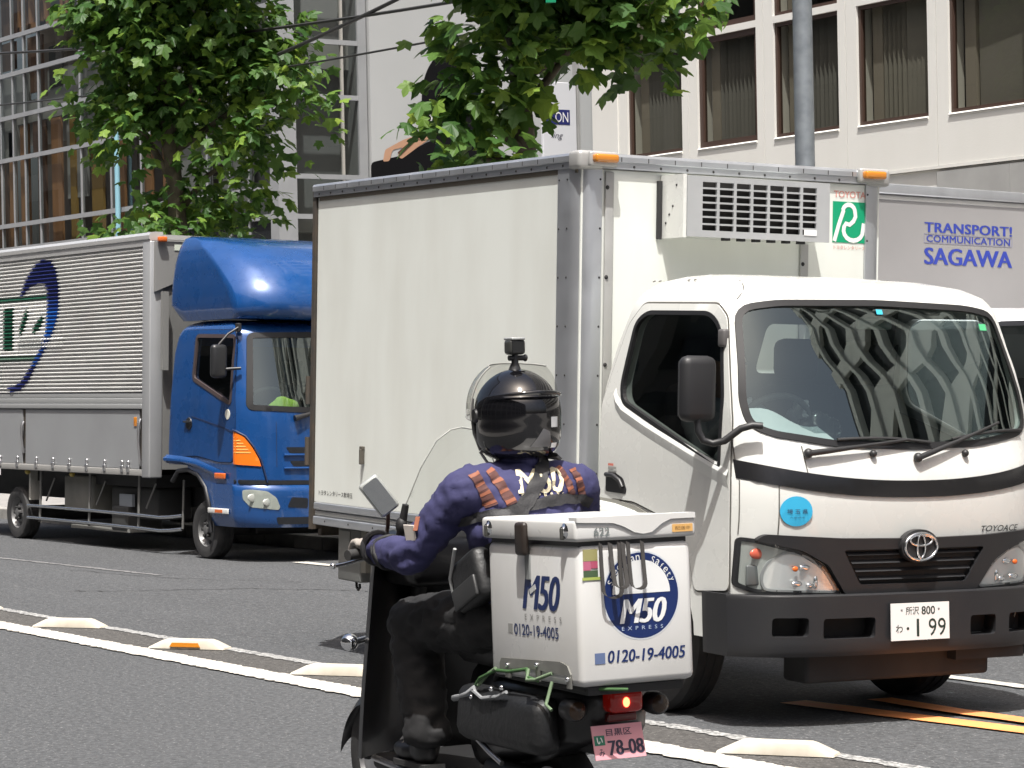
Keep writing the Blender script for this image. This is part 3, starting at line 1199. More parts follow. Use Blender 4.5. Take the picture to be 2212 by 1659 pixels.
def wheel(parent, x, y, r, w, side, rim=None, nuts=6):
    """side -1: the outer face looks towards -y"""
    W = bpy.data.objects.new('wheel', None)
    COL.objects.link(W)
    W.parent = parent
    W.location = (x, y, r)
    ax = (0, side, 0)
    b = MB()
    hw = w / 2
    b.lathe([(r * .58, -hw * .9), (r * .80, -hw), (r * .94, -hw * .96), (r, -hw * .72), (r, -hw * .3), (r * .985, -hw * .28), (r * .985, -hw * .2), (r, -hw * .18), (r, hw * .18), (r * .985, hw * .2), (r * .985, hw * .28), (r, hw * .3),
             (r, hw * .72), (r * .94, hw * .96), (r * .80, hw), (r * .70, hw * .97), (r * .58, hw * .88), (r * .55, hw * .6)], (0, 0, 0), ax, 44)
    b.build('tyre', rubber, W, 40)
    b = MB()
    b.lathe([(r * .58, hw * .88), (r * .565, hw * .80), (r * .53, hw * .45), (r * .47, hw * .28), (r * .36, hw * .42), (r * .30, hw * .62), (r * .17, hw * .66), (r * .165, hw * .95), (r * .10, hw * 1.02), (.001, hw * 1.02)], (0, 0, 0), ax, 36)
    ro = b.build('rim', rim or steel_m, W, 35)
    h = MB()
    for i in range(nuts):
        a = 2 * math.pi * i / nuts
        p = Vector((math.cos(a) * r * .235, side * hw * .6, math.sin(a) * r * .235))
        h.cyl(p, p + Vector((0, side * .035, 0)), .016, n=6)
    h.build('wheel_nuts', chassis_m, W)
    h = MB()
    for i in range(nuts):
        a = 2 * math.pi * (i + .5) / nuts
        p = Vector((math.cos(a) * r * .43, side * hw * .30, math.sin(a) * r * .43))
        h.lathe([(.001, .012), (r * .075, .012), (r * .08, 0)], p, (0, side, 0), 12)
    h.build('hand_hole', blackp, W)
    return W


def rivets(mb, pts, n, r=.006):
    for p in pts:
        mb.lathe([(.0005, r * .6), (r * .7, r * .45), (r, 0)], p, n, 8)


# ================================================================= white refrigerated truck
WT = thing('box_truck', 'white refrigerated box truck with a driving cab, plate 199', 'truck',
           Matrix.Translation((-9.405, 7.844, -.0278)) @ rotm(rad(-3.68), rad(1.039), rad(-1.685)), 'trucks in the street')
BX0, BX1, BH, BZ0, BZ1 = -3.394, -.496, .909, .692, 2.61
b = MB()
b.box(BX0 + .03, BX1 - .012, -BH + .012, BH - .012, BZ0 + .05, BZ1 - .01)
b.build('cargo_box', box_white, WT)
b = MB()
b.box(BX0 + .03, BX1 - .19, -BH, -BH + .011, BZ0 + .10, BZ1 - .075)
sp = b.build('side_panel', box_white, WT)
b = MB()
b.box(BX1 - .011, BX1, -BH + .116, BH - .116, BZ0 + .10, BZ1 - .075)
b.build('front_panel', box_white, WT)


def corner_post(yc, s):
    """rounded aluminium corner extrusion"""
    b = MB()
    prof = [(BX1 - .19, 0), (BX1 - .19, .012), (BX1 - .085, .012)]
    prof += [(BX1 - .085 + .097 * math.sin(t), -.085 + .097 * math.cos(t)) for t in [i * math.pi / 16 for i in range(1, 9)]]
    prof += [(BX1 + .012, -.115), (BX1, -.115), (BX1, -.09), (BX1 - .05, -.02)]
    b.prism(prof, BZ0 + .09, BZ1 - .06, lambda u, v, d: (u, s * (BH + v), d))
    o = b.build('corner_post', alu, WT, 30)
    r = MB()
    for z in [BZ0 + .15 + i * .235 for i in range(8)]:
        rivets(r, [(BX1 - .175, s * (BH + .012), z), (BX1 - .10, s * (BH + .012), z)], (0, s, 0))
        rivets(r, [(BX1 + .012, s * (BH - .105), z)], (1, 0, 0))
    r.build('rivets', chassis_m, o)


corner_post(0, -1)
corner_post(0, 1)
# roof rails: square-ish extrusion with a rolled top
def rail(name, p0, p1, out, hgt=.066):
    p0, p1, out = Vector(p0), Vector(p1), Vector(out)
    d = (p1 - p0).normalized()
    b = MB()
    prof = [(0, 0), (.018, 0), (.018, .030), (.026, .034), (.026, .058), (.018, .070), (0, .074), (-.03, .074), (-.03, .06), (0, .05)]
    b.prism([(u, v * hgt / .066) for u, v in prof], 0, (p1 - p0).length, lambda u, v, t: p0 + d * t + out * u + Vector((0, 0, v)))
    o = b.build(name, alu, WT, 30)
    r = MB()
    n = int((p1 - p0).length / .145)
    rivets(r, [p0 + d * ((i + .5) * (p1 - p0).length / n) + out * .018 + Vector((0, 0, .014)) for i in range(n)], out, .007)
    r.build('rivets', chassis_m, o)
    jt = MB()
    for i in range(n):
        q = p0 + d * (i * (p1 - p0).length / n) + out * .0265 + Vector((0, 0, .046))
        jt.box(-.002, .002, -.001, .001, -.011, .011, 0, Matrix.Translation(q) @ d.to_track_quat('X', 'Z').to_matrix().to_4x4())
    jt.build('joint_marks', chassis_m, o)
    return o


rail('roof_rail', (BX0, -BH, BZ1 - .07), (BX1 - .06, -BH, BZ1 - .07), (0, -1, 0))
rail('roof_rail', (BX1, -BH + .06, BZ1 - .07), (BX1, BH - .06, BZ1 - .07), (1, 0, 0))
for s in (-1, 1):
    b = MB()
    b.box(BX1 - .075, BX1 + .03, s * (BH - .045) - .075, s * (BH - .045) + .075, BZ1 - .078, BZ1 + .012, .02)
    b.build('corner_cap', alu_dull, WT, 40)
    y0, y1 = (-.873, -.742) if s < 0 else (.742, .873)
    b = MB()
    b.box(BX1 + .005, BX1 + .05, y0 - .015, y1 + .015, BZ1 - .125 + (.06), BZ1 + .008, .012)
    ml = b.build('marker_lamp', alu_dull, WT, 40)
    b = MB()
    b.box(BX1 + .03, BX1 + .085, y0, y1, BZ1 - .046, BZ1 - .006, .012)
    b.build('lens', amber, ml, 40)
# dark band under the rails, lower rails
b = MB()
b.box(BX0 + .05, BX1 - .03, -BH - .004, -BH + .006, BZ1 - .094, BZ1 - .072)
b.build('rail_gasket', M('gasket_brown', (.16, .14, .11), .8), WT)
for i, (z0, z1, out, mt) in enumerate(((BZ0 + .055, BZ0 + .098, .012, alu), (BZ0 + .02, BZ0 + .052, .004, alu_dull), (BZ0 - .03, BZ0 + .018, .016, alu))):
    b = MB()
    b.box(BX0 + .04, BX1 - .01, -BH - out, -BH + .03, z0, z1, .008)
    b.build('lower_rail', mt, WT, 40)
b = MB()
rivets(b, [(BX0 + .2 + i * .3, -BH - .016, BZ0 - .005) for i in range(9)], (0, -1, 0), .006)
b.build('rivets', chassis_m, WT)
# rear frame, rusty
rust = M('rear_frame_rust', (.045, .040, .034), .75, dirt=.6, dirt_col=(.095, .065, .04), dscale=14)
b = MB()
b.box(BX0 - .02, BX0 + .018, -BH - .012, -BH + .05, BZ0 - .06, BZ1 - .02)
b.box(BX0 - .04, BX0 + .0, -BH + .06, BH - .06, BZ0 - .1, BZ1 - .02)
b.build('rear_frame', rust, WT)
b = MB()
for z in (1.0, 1.35):
    b.cyl((BX0 - .03, -BH - .02, z), (BX0 - .03, -BH - .02, z + .16), .016, n=10)
b.build('rear_hinge', rust, WT, 40)
# door latch catch on the side, small print low at the back
b = MB()
lx = -2.745
b.box(lx - .016, lx + .016, -BH - .022, -BH - .001, 1.11, 1.13, .004)
b.box(lx - .002, lx + .014, -BH - .03, -BH - .001, 1.03, 1.115, .004)
b.build('latch_hook', M('weathered_bracket', (.10, .09, .075), .6, .3), WT)
# ---- lettering
text(WT, 'lettering', 'トヨタレンタリース新埼玉', M('dark_print', (.05, .045, .04), .6), lambda u, v: (-3.09 + u, -BH - .0015, .848 + v), .43, .03, .004)
red_faded = M('faded_red_print', (.62, .28, .24), .6)
text(WT, 'lettering', 'TOYOTA', red_faded, lambda u, v: (BX1 + .002, .698 + u, 2.483 + v), .20, .034, .012)
b = MB()
b.box(BX1 + .0005, BX1 + .002, .592, .808, 2.238, 2.446)
lg = b.build('green_emblem', M('emblem_green', (.0, .30, .14), .5), WT)
# white ribbon letter on the green square
P = [(.632, 2.244), (.660, 2.330), (.688, 2.400)]
P += [(.722 + .040 * math.cos(t), 2.392 + .040 * math.sin(t)) for t in [rad(160 - i * 20) for i in range(9)]]
P += [(.765, 2.372), (.752, 2.348), (.728, 2.330)]
P += [(.752 + .062 * math.cos(t), 2.302 + .052 * math.sin(t)) for t in [rad(140 + i * 22) for i in range(10)]]
P += [(.818, 2.340)]
L_, R_ = [], []
for i, p in enumerate(P):
    a, c_ = Vector(P[max(i - 1, 0)]), Vector(P[min(i + 1, len(P) - 1)])
    d_ = (c_ - a).normalized()
    n_ = Vector((-d_.y, d_.x)) * .0115
    L_.append((BX1 + .0035, p[0] - .03 + n_.x, p[1] + n_.y))
    R_.append((BX1 + .0035, p[0] - .03 - n_.x, p[1] - n_.y))
b = MB()
k = len(P)
b.add(L_ + R_, [(i, i + 1, k + i + 1, k + i) for i in range(k - 1)])
b.build('white_ribbon', M('emblem_white', (.78, .78, .76), .5), lg)
text(WT, 'lettering', 'トヨタレンタリース', red_faded, lambda u, v: (BX1 + .002, .70 + u, 2.213 + v), .20, .020, .004)
# ---- front details of the box
b = MB()
for y0, y1 in ((-.775, -.727), (.385, .435)):
    z0 = BZ0 + .1 if y0 < 0 else BZ0 + .1
    b.box(BX1, BX1 + .014, y0, y1, z0, BZ1 - .085 if y0 < 0 else 2.22, .004)
b.build('cover_strip', alu_dull, WT, 40)
r = MB()
for z in (1.6, 2.02, 2.45):
    rivets(r, [(BX1 + .014, -.765, z)], (1, 0, 0), .011)
rivets(r, [(BX1 + .014, .40, 2.12)], (1, 0, 0), .011)
r.build('screws', chassis_m, WT)
# ---- refrigeration unit
RU = bpy.data.objects.new('cooling_unit', None)
COL.objects.link(RU)
RU.parent = WT
ux0, ux1, uy0, uy1, uz0, uz1 = BX1 + .003, BX1 + .205, -.432, .418, 2.222, 2.515
unit_m = M('unit_grey', (.37, .38, .39), .45, .1, dirt=.25, dscale=5)
b = MB()
b.box(ux0, ux1 - .05, uy0 + .006, uy1 - .006, uz0 + .004, uz1 - .004)
b.build('casing', box_white, RU)
nx, nz = 7, 7
gy0, gy1, gz0, gz1 = -.352, .345, 2.250, 2.492
pad_y, pad_z = .016, .0085
f = MB()
ycells, zcells = (gy1 - gy0) / nx, (gz1 - gz0) / nz
holes = []
for i in range(nx):
    for j in range(nz):
        y0, y1 = gy0 + i * ycells + pad_y / 2, gy0 + (i + 1) * ycells - pad_y / 2
        z0, z1 = gz0 + j * zcells + pad_z / 2, gz0 + (j + 1) * zcells - pad_z / 2
        holes.append([(y0, z0), (y1, z0), (y1, z1), (y0, z1)])
surf_poly(f, [(uy0, uz0), (uy1, uz0), (uy1, uz1), (uy0, uz1)], holes, lambda u, v: (ux1, u, v), .6, .014, (1, 0, 0), 0)
gr = f.build('grille', unit_m, RU)
b = MB()
b.box(ux1 - .049, ux1 - .030, uy0 + .007, uy1 - .007, uz0 + .005, uz1 - .005)
b.build('dark_core', M('condenser_core', (.012, .011, .010), .8), RU)
b = MB()
b.box(ux1 + .0005, ux1 + .003, .262, .338, 2.252, 2.280)
b.build('white_label', M('label_white', (.75, .75, .76), .5), RU)
b = MB()
b.box(ux0, ux1 - .004, uy0 - .022, uy0 - .002, uz0 - .006, uz1 + .006)
se = b.build('end_cover', white_paint, RU)
r = MB()
rivets(r, [(ux0 + .05 + .03 * q, uy0 - .022, z) for q, z in enumerate((2.29, 2.33, 2.37, 2.47))], (0, -1, 0), .007)
r.build('screws', chassis_m, se)
b = MB()
b.box(ux0, ux0 + .02, uy0 - .045, uy0 - .024, uz0 - .01, uz1 - .02)
b.build('dark_gap', chassis_m, RU)
b = MB()
for i in range(6):
    y = -.2 + i * .09
    b.box(ux1 - .05, ux1 - .02, y, y + .035, uz0 - .012, uz0 + .002)
b.build('drain_feet', chassis_m, RU)

# ---- cab
spec = dict(
    xc=[(.34, .86), (.62, .895), (.95, .93), (1.10, .925), (1.25, .88), (1.60, .755), (1.88, .635), (1.94, .585), (1.985, .48), (2.015, .30), (2.03, .12)],
    a=[(.3, .07), (1.2, .07), (1.9, .05)],
    b=[(.3, .125), (1.2, .12), (1.5, .08), (1.9, .07)],
    hw=[(.34, .865), (1.20, .868), (1.40, .86), (1.60, .835), (1.84, .80), (1.90, .785), (1.95, .755), (1.99, .70), (2.015, .62), (2.03, .5)],
    xr=[(.34, -.38), (1.42, -.38), (1.68, -.31), (1.88, -.215), (1.95, -.17), (1.99, -.12), (2.03, .02)])
XF, loft = make_cab(spec)
zs = [.40, .5, .62, .75, .88, 1.0, 1.1, 1.2, 1.3, 1.4, 1.5, 1.6, 1.7, 1.8, 1.84, 1.88, 1.91, 1.94, 1.965, 1.985, 2.0, 2.015, 2.025, 2.03]
outer = loft(zs).build('cab', white_paint, WT)
inner = loft([.46, .75, 1.1, 1.3, 1.45, 1.6, 1.75, 1.85, 1.9, 1.93], .05).build('x', white_paint, WT)
win = [(-.195, 1.50), (-.14, 1.80), (-.055, 1.848), (.45, 1.84), (.535, 1.795), (.585, 1.715), (.648, 1.45), (.645, 1.152), (.60, 1.16), (-.165, 1.425)]
win = rounded(win, .045)
c1 = MB()
c1.prism(win, -1.2, 1.2, lambda u, v, d: (u, d, v))
c1 = c1.build('x', white_paint, WT)
ws = [(-.735, 1.86)] + [(-.8, 1.45), (-.785, 1.345), (-.70, 1.305), (-.40, 1.262), (0, 1.250), (.40, 1.262), (.70, 1.305), (.785, 1.345), (.8, 1.45), (.735, 1.86), (.55, 1.888), (0, 1.90), (-.55, 1.888)]
ws = rounded(ws, .07)
c2 = MB()
c2.prism(ws, .30, 1.3, lambda u, v, d: (d, u, v))
c2 = c2.build('x', white_paint, WT)
c3 = MB()
c3.prism(rounded([(-.04, 1.57), (.26, 1.57), (.26, 1.81), (-.03, 1.81)], .04), -.6, -.1, lambda u, v, d: (d, u, v))
c3 = c3.build('x', white_paint, WT)
c4 = MB()
c4.prism([(.02 + .44 * math.cos(t), .36 + .44 * math.sin(t)) for t in [2 * math.pi * i / 28 for i in range(28)]], -1.2, -.5, lambda u, v, d: (u, d, v))
c4 = c4.build('x', white_paint, WT)
c5 = MB()
c5.prism([(.02 + .44 * math.cos(t), .36 + .44 * math.sin(t)) for t in [2 * math.pi * i / 28 for i in range(28)]], .5, 1.2, lambda u, v, d: (u, d, v))
c5 = c5.build('x', white_paint, WT)
boolean(outer, [inner, c1, c2, c3, c4, c5])
outer.data.polygons.foreach_set('use_smooth', [True] * len(outer.data.polygons))
outer.data.set_sharp_from_angle(angle=rad(28))


def side(u, v):
    return (u, -interp(spec['hw'], v), v)


def front(u, v):
    return (XF(u, v), u, v)


trim = M('window_rubber', (.014, .014, .015), .45)
dark_gap = M('panel_gap', (.10, .095, .085), .8)
# door as its own plate with a window opening; handle in a black recess
door_out = rounded([(-.335, .60), (-.345, 1.42), (-.20, 1.79), (-.10, 1.888), (.50, 1.878), (.592, 1.82), (.70, 1.45), (.722, 1.37), (.722, .62), (.46, .60), (.40, .80), (.22, .91), (-.05, .97), (-.25, .975)], .03)
b = MB()
surf_poly(b, door_out, [win], side, .07, .006, (0, -1, 0), .006)
door = b.build('door', white_paint, WT, 40)
b = MB()
surf_poly(b, inset(door_out, -.008), [inset(door_out, .003)], side, .07, .003, (0, -1, 0), .0015)
b.build('door_gap', dark_gap, WT)
b = MB()
surf_poly(b, inset(win, -.008), [inset(win, .012)], side, .06, .02, (0, -1, 0), .010)
b.build('window_trim', trim, door)
b = MB()
surf_poly(b, inset(win, .006), [], side, .08, 0, (0, -1, 0), -.012)
b.build('pane', glass('side_glass', (.34, .37, .36)), door, 60)
b = MB()
hp = rounded([(-.285, 1.005), (-.285, 1.095), (-.20, 1.095), (-.135, 1.072), (-.105, 1.02), (-.112, 1.0)], .014)
surf_poly(b, hp, [], side, .05, .004, (0, -1, 0), .0085)
b.build('handle_recess', blackp, door)
b = MB()
b.tube([(-.27, -.885, 1.085), (-.2, -.89, 1.083), (-.15, -.885, 1.06), (-.13, -.882, 1.03)], .011, 8)
b.build('handle', blackp, door, 60)
b = MB()
b.add([(-.262, -.8785, 1.112), (-.19, -.8785, 1.112), (-.19, -.8785, 1.123), (-.262, -.8785, 1.123)], [(0, 1, 2, 3)])
b.build('grey_label', M('label_grey', (.30, .30, .28), .6), door)
b = MB()
b.add([(-.262, -.8785, 1.127), (-.215, -.8785, 1.127), (-.215, -.8785, 1.138), (-.262, -.8785, 1.138)], [(0, 1, 2, 3)])
b.build('red_label', M('label_red', (.55, .16, .12), .6), door)
# raised character line that runs down the door below the window
b = MB()
pl = [(-.235, 1.46), (-.215, 1.425), (-.16, 1.388), (.04, 1.318), (.237, 1.258), (.48, 1.185), (.715, 1.118)]
vs = []
for x, z in pl:
    y = -interp(spec['hw'], z)
    vs += [(x, y - .004, z + .035), (x, y - .017, z + .004), (x, y - .016, z - .006), (x, y - .004, z - .06)]
b.add(vs, [(4 * i + j, 4 * i + j + 1, 4 * i + j + 5, 4 * i + j + 4) for i in range(len(pl) - 1) for j in range(3)])
b.build('character_line', white_paint, door, 25)
# bulging wheel arch behind the door's lower edge
b = MB()
ar = [(-.36, .965), (-.2, .955), (-.03, .93), (.12, .885), (.24, .80), (.33, .68), (.38, .5)]
vs = []
for x, z in ar:
    vs += [(x, -.867, z), (x - .005, -.905, z - .012), (x - .03, -.925, z - .05), (x - .06, -.925, z - .12)]
b.add(vs, [(4 * i + j, 4 * i + j + 1, 4 * i + j + 5, 4 * i + j + 4) for i in range(len(ar) - 1) for j in range(3)])
b.build('wheel_arch', white_paint, WT, 40)
b = MB()
surf_poly(b, [(-.36, .975), (-.2, .97), (-.03, .95), (.12, .91), (.26, .83), (.24, .80), (.12, .875), (-.03, .915), (-.2, .938), (-.36, .945)], [], side, .1, .004, (0, -1, 0), .008)
b.build('arch_gap', M('arch_seal', (.24, .235, .21), .7), WT)
# roof screws
b = MB()
for x in (-.16, -.11, .13, .18):
    rivets(b, [(x, -.70, 1.993)], (0, -.4, 1), .009)
b.build('roof_plugs', dark_gap, WT)
# windscreen
b = MB()
surf_poly(b, inset(ws, -.012), [inset(ws, .016)], front, .06, .012, (.9, 0, .43), .006)
b.build('windscreen_trim', trim, WT, 50)
b = MB()
surf_poly(b, inset(ws, .002), [], front, .07, 0, (.9, 0, .43), -.004)
b.build('windscreen', glass('windscreen_glass', (.50, .58, .57), 1.55, boost=3.9, gcol=(.84, .95, .90)), WT, 80)
for y0, z0, w_, h_, mt in ((-.02, 1.868, .035, .022, M('sticker_cyan', (.05, .45, .62), .5)), (.60, 1.815, .05, .03, M('sticker_green', (.08, .45, .2), .5))):
    b = MB()
    surf_poly(b, [(y0, z0 - h_), (y0 + w_, z0 - h_), (y0 + w_, z0), (y0, z0)], [], front, .1, .001, (.9, 0, .43), .003)
    b.build('inspection_sticker', mt, WT)
# seams on the front
b = MB()
for pts in ([(-.845, 1.40), (-.852, 1.30), (-.845, 1.10), (-.845, .87)], [(-.575, 1.255), (-.565, 1.14)], [(-.70, 1.09), (-.70, .87)], [(-.60, 1.99), (-.72, 1.9)]):
    P = []
    for a, c_ in zip(pts, pts[1:]):
        P += [(a[0] + (c_[0] - a[0]) * t / 4, a[1] + (c_[1] - a[1]) * t / 4) for t in range(5)]
    b.tube([(XF(y, z) + .0005, y, z) for y, z in P], .003, 5)
b.build('panel_seam', dark_gap, WT)


def zcurve(z0, k):
    return lambda y: z0 + k * abs(y / .87) ** 2.2


def band(name, mat, lo, hi, y0, y1, lift, thick=.01, parent=WT, n=26, sm=40, f=front, nrm=(1, 0, 0)):
    ys_ = [y0 + (y1 - y0) * i / n for i in range(n + 1)]
    poly = [(y, lo(y)) for y in ys_] + [(y, hi(y)) for y in reversed(ys_)]
    b = MB()
    surf_poly(b, poly, [], f, .05, thick, nrm, lift)
    return b.build(name, mat, parent, sm)


band('black_band', M('gloss_black', (.010, .010, .011), .22), zcurve(1.028, .09), zcurve(1.103, .095), -.855, .855, .007)
# grille mask and its slats
mask = rounded([(-.80, .842), (-.765, .872), (-.40, .852), (0, .846), (.40, .852), (.765, .872), (.80, .842), (.60, .80), (.47, .735), (.37, .60), (-.37, .60), (-.47, .735), (-.60, .80)], .02)
gh = rounded([(-.40, .80), (.40, .80), (.30, .645), (-.30, .645)], .02)
b = MB()
surf_poly(b, mask, [gh], front, .06, .03, (1, 0, 0), .030)
GM = b.build('grille_mask', dgrey, WT, 40)
b = MB()
surf_poly(b, inset(gh, -.01), [], front, .1, .002, (1, 0, 0), .003)
b.build('grille_back', M('grille_black', (.006, .006, .006), .7), GM)
for i in range(4):
    z = .665 + i * .037
    h = .30 + (z - .645) / .155 * .10 - .012
    b = MB()
    b.grid(lambda u, v, z=z, h=h: (XF((u - .5) * 2 * h, z) + .026 - .018 * v, (u - .5) * 2 * h, z + .015 * v), 14, 2)
    b.build('slat', dgrey, GM, 60)
# emblem: three ellipses
EM = MB()
EM.prism([(.105 * math.cos(t), .812 + .074 * math.sin(t)) for t in [2 * math.pi * i / 40 for i in range(40)]], .93, .962, lambda u, v, d: (d, u, v))
em = EM.build('emblem', blackp, WT, 40)


def ell(cx, cy, rx, ry, r, mat, dx=.968):
    b = MB()
    b.tube([(dx, cx + rx * math.cos(t), cy + ry * math.sin(t)) for t in [2 * math.pi * i / 40 for i in range(40)]], r, 8, True)
    b.build('emblem_ring', mat, em, 80)


ell(0, .810, .090, .060, .0065, chrome)
ell(0, .838, .062, .024, .005, chrome)
ell(0, .812, .022, .053, .005, chrome)
text(WT, 'lettering', 'TOYOACE', M('badge_dark', (.045, .045, .05), .3, .5), lambda u, v: (XF(.52 + u, .878 + v) + .003, .52 + u, .878 + v), .25, .028, .01, .25)
# round blue sticker
b = MB()
surf_poly(b, [(-.625 + .074 * math.cos(t), .972 + .066 * math.sin(t)) for t in [2 * math.pi * i / 28 for i in range(28)]], [], front, .05, .001, (1, 0, 0), .003)
st = b.build('round_sticker', M('sticker_blue', (.03, .36, .60), .5), WT)
sdk = M('sticker_dark', (.02, .06, .12), .6)
text(st, 'sticker_print', '埼 玉 県', sdk, lambda u, v: (XF(-.622 + u, .972 + v) + .005, -.622 + u, .972 + v), .095, .020, .01)
text(st, 'sticker_print', '九都県市', sdk, lambda u, v: (XF(-.622 + u, .945 + v) + .005, -.622 + u, .945 + v), .07, .009, .0)
# headlamps
refl_m = M('lamp_bowl', (.78, .79, .79), .2, .45)
for s in (-1, 1):
    lamp = [(-.848, .852), (-.79, .845), (-.60, .795), (-.475, .725), (-.385, .607), (-.60, .610), (-.78, .618), (-.848, .648)]
    lamp = rounded([(s * -y, z) for y, z in lamp] if s > 0 else lamp, .018)
    c_ = MB()
    surf_poly(c_, lamp, [], front, .06, 0, (1, 0, 0), .012)
    H = c_.build('headlamp', lens_m, WT, 60)
    c_ = MB()
    surf_poly(c_, inset(lamp, -.006), [inset(lamp, .012)], front, .06, .03, (1, 0, 0), .008)
    c_.build('lamp_rim', dgrey, H, 40)
    c_ = MB()
    surf_poly(c_, inset(lamp, .004), [], front, .06, .003, (1, 0, 0), .002)
    c_.build('lamp_back', M('lamp_silver', (.42, .44, .42), .35, .1), H)
    yc = s * .575
    c_ = MB()
    q = Matrix.Translation((XF(yc, .69) + .002, yc, .688))
    prof = [(.118, .010), (.110, .004), (.09, .001), (.06, .002), (.03, .006), (.001, .007)]
    bw = rounded([(s * y_, z_) for y_, z_ in ((.745, .625), (.40, .613), (.475, .712), (.56, .772), (.66, .795), (.735, .755), (.76, .69))], .03)
    surf_poly(c_, bw, [], front, .03, .004, (1, 0, 0), .005)
    c_.build('lamp_bowl', refl_m, H, 40)
    c_ = MB()
    surf_poly(c_, inset(bw, -.004), [inset(bw, .006)], front, .03, .006, (1, 0, 0), .008)
    c_.build('bowl_edge', M('bowl_edge', (.30, .31, .31), .3), H, 40)
    for (oy, oz, ry_, rz_, mt) in ((.0, .035, .03, .013, chrome), (-.05, .03, .016, .012, orange_lens), (.06, -.03, .012, .028, chrome), (-.04, -.035, .03, .013, chrome), (.03, -.045, .02, .012, chrome)):
        c_ = MB()
        c_.ball((XF(yc, .69) + .014, yc - s * oy, .69 + oz), (.006, ry_, rz_), 10, 6)
        c_.build('facet', mt, H, 80)
    yt = s * .775
    c_ = MB()
    c_.ball((XF(yt, .785) + .003, yt, .785), (.010, .042, .024), 14, 8)
    c_.build('turn_lamp', M('turn_red_orange', (.50, .10, .06), .2, coat=.4), H, 80)
    c_ = MB()
    c_.box(XF(yt, .7) - .01, XF(yt, .7) + .006, yt - .05, yt + .045, .645, .735, .01)
    c_.build('side_chamber', M('chamber_grey', (.10, .11, .11), .3), H, 40)
# bumper
bs = dict(hw=[(.3, .875), (.62, .89)], xc=[(.30, .93), (.36, .955), (.60, .955), (.63, .935)], a=[(.3, .07)], b=[(.3, .15)], xr=[(.3, .52)])
XB, bl = make_cab(bs)
bo = bl([.335, .345, .36, .40, .45, .5, .55, .585, .60, .606]).build('bumper', dgrey, WT)
cuts = []
for y0, y1, z0, z1 in ((-.735, -.575, .425, .508), (-.505, -.235, .412, .502), (.31, .47, .40, .49), (.56, .72, .40, .49)):
    c_ = MB()
    c_.prism(rounded([(y0, z0), (y1, z0), (y1, z1), (y0, z1)], .018), .80, 1.2, lambda u, v, d: (d, u, v))
    cuts.append(c_.build('x', dgrey, WT))
boolean(bo, cuts)
bo.data.polygons.foreach_set('use_smooth', [True] * len(bo.data.polygons))
bo.data.set_sharp_from_angle(angle=rad(30))
b = MB()
surf_poly(b, [(-.845, .402), (.845, .402), (.845, .602), (-.845, .602)], [], front, .12, .002, (1, 0, 0), .003)
b.build('bumper_cavity', M('cavity_black', (.008, .008, .008), .8), WT)
b = MB()
b.box(.62, .80, -.5, .55, .20, .34, .02)
b.box(.70, .86, .30, .70, .28, .342)
b.build('front_valance', chassis_m, WT)


def number_plate(parent, mtx, w_, h_, base, ink, rows, name='number_plate'):
    b = MB()
    b.box(0, .004, -w_ / 2, w_ / 2, -h_ / 2, h_ / 2)
    p = b.build(name, base, parent)
    p.matrix_local = mtx
    for body, u0, v0, ww, hh, bold, mt in rows:
        text(p, 'lettering', body, mt or ink, lambda u, v: (.0048, u0 + u, v0 + v), ww, hh, bold)
    return p


ink = M('plate_ink', (.016, .03, .022), .5)
number_plate(WT, Matrix.Translation((.967, 0, .4775)) @ Matrix.Rotation(rad(-3), 4, 'Y'), .33, .165, M('plate_white', (.72, .72, .71), .4), ink,
             [('所沢', -.045, .048, .075, .036, .006, None), ('800', .045, .048, .075, .036, .012, None), ('わ', -.12, -.03, .038, .036, .006, None), ('・', -.072, -.03, .012, .012, .02, None),
              ('1', -.015, -.028, .014, .078, .004, None), ('99', .095, -.028, .098, .078, .0, None), ('・', -.105, .052, .009, .009, .02, steel_m), ('・', .105, .052, .009, .009, .02, steel_m)])
# wipers
wp = M('wiper_black', (.02, .02, .021), .5)
for (y0, z0, y1, z1, ya, za, yb, zb) in ((-.56, 1.225, -.02, 1.285, -.40, 1.285, .11, 1.272), (.02, 1.205, .55, 1.36, .24, 1.285, .72, 1.325)):
    b = MB()
    b.ball((XF(y0, z0) + .02, y0, z0), .022, 12, 8)
    k = 6
    b.tube([(XF(y0 + (y1 - y0) * t / k, z0 + (z1 - z0) * t / k) + .028, y0 + (y1 - y0) * t / k, z0 + (z1 - z0) * t / k) for t in range(k + 1)], [.014, .013, .011, .009, .008, .007, .006], 8)
    wa = b.build('wiper', wp, WT, 60)
    b = MB()
    b.tube([(XF(ya + (yb - ya) * t / 8, za + (zb - za) * t / 8) + .018, ya + (yb - ya) * t / 8, za + (zb - za) * t / 8 + .012 * math.sin(math.pi * t / 8)) for t in range(9)], .007, 6)
    b.build('wiper_blade', wp, wa, 60)
for y0, z0 in ((-.22, 1.222), (.31, 1.222)):
    b = MB()
    b.ball((XF(y0, z0) + .012, y0, z0), .017, 12, 8)
    b.build('washer_nozzle', wp, WT, 60)
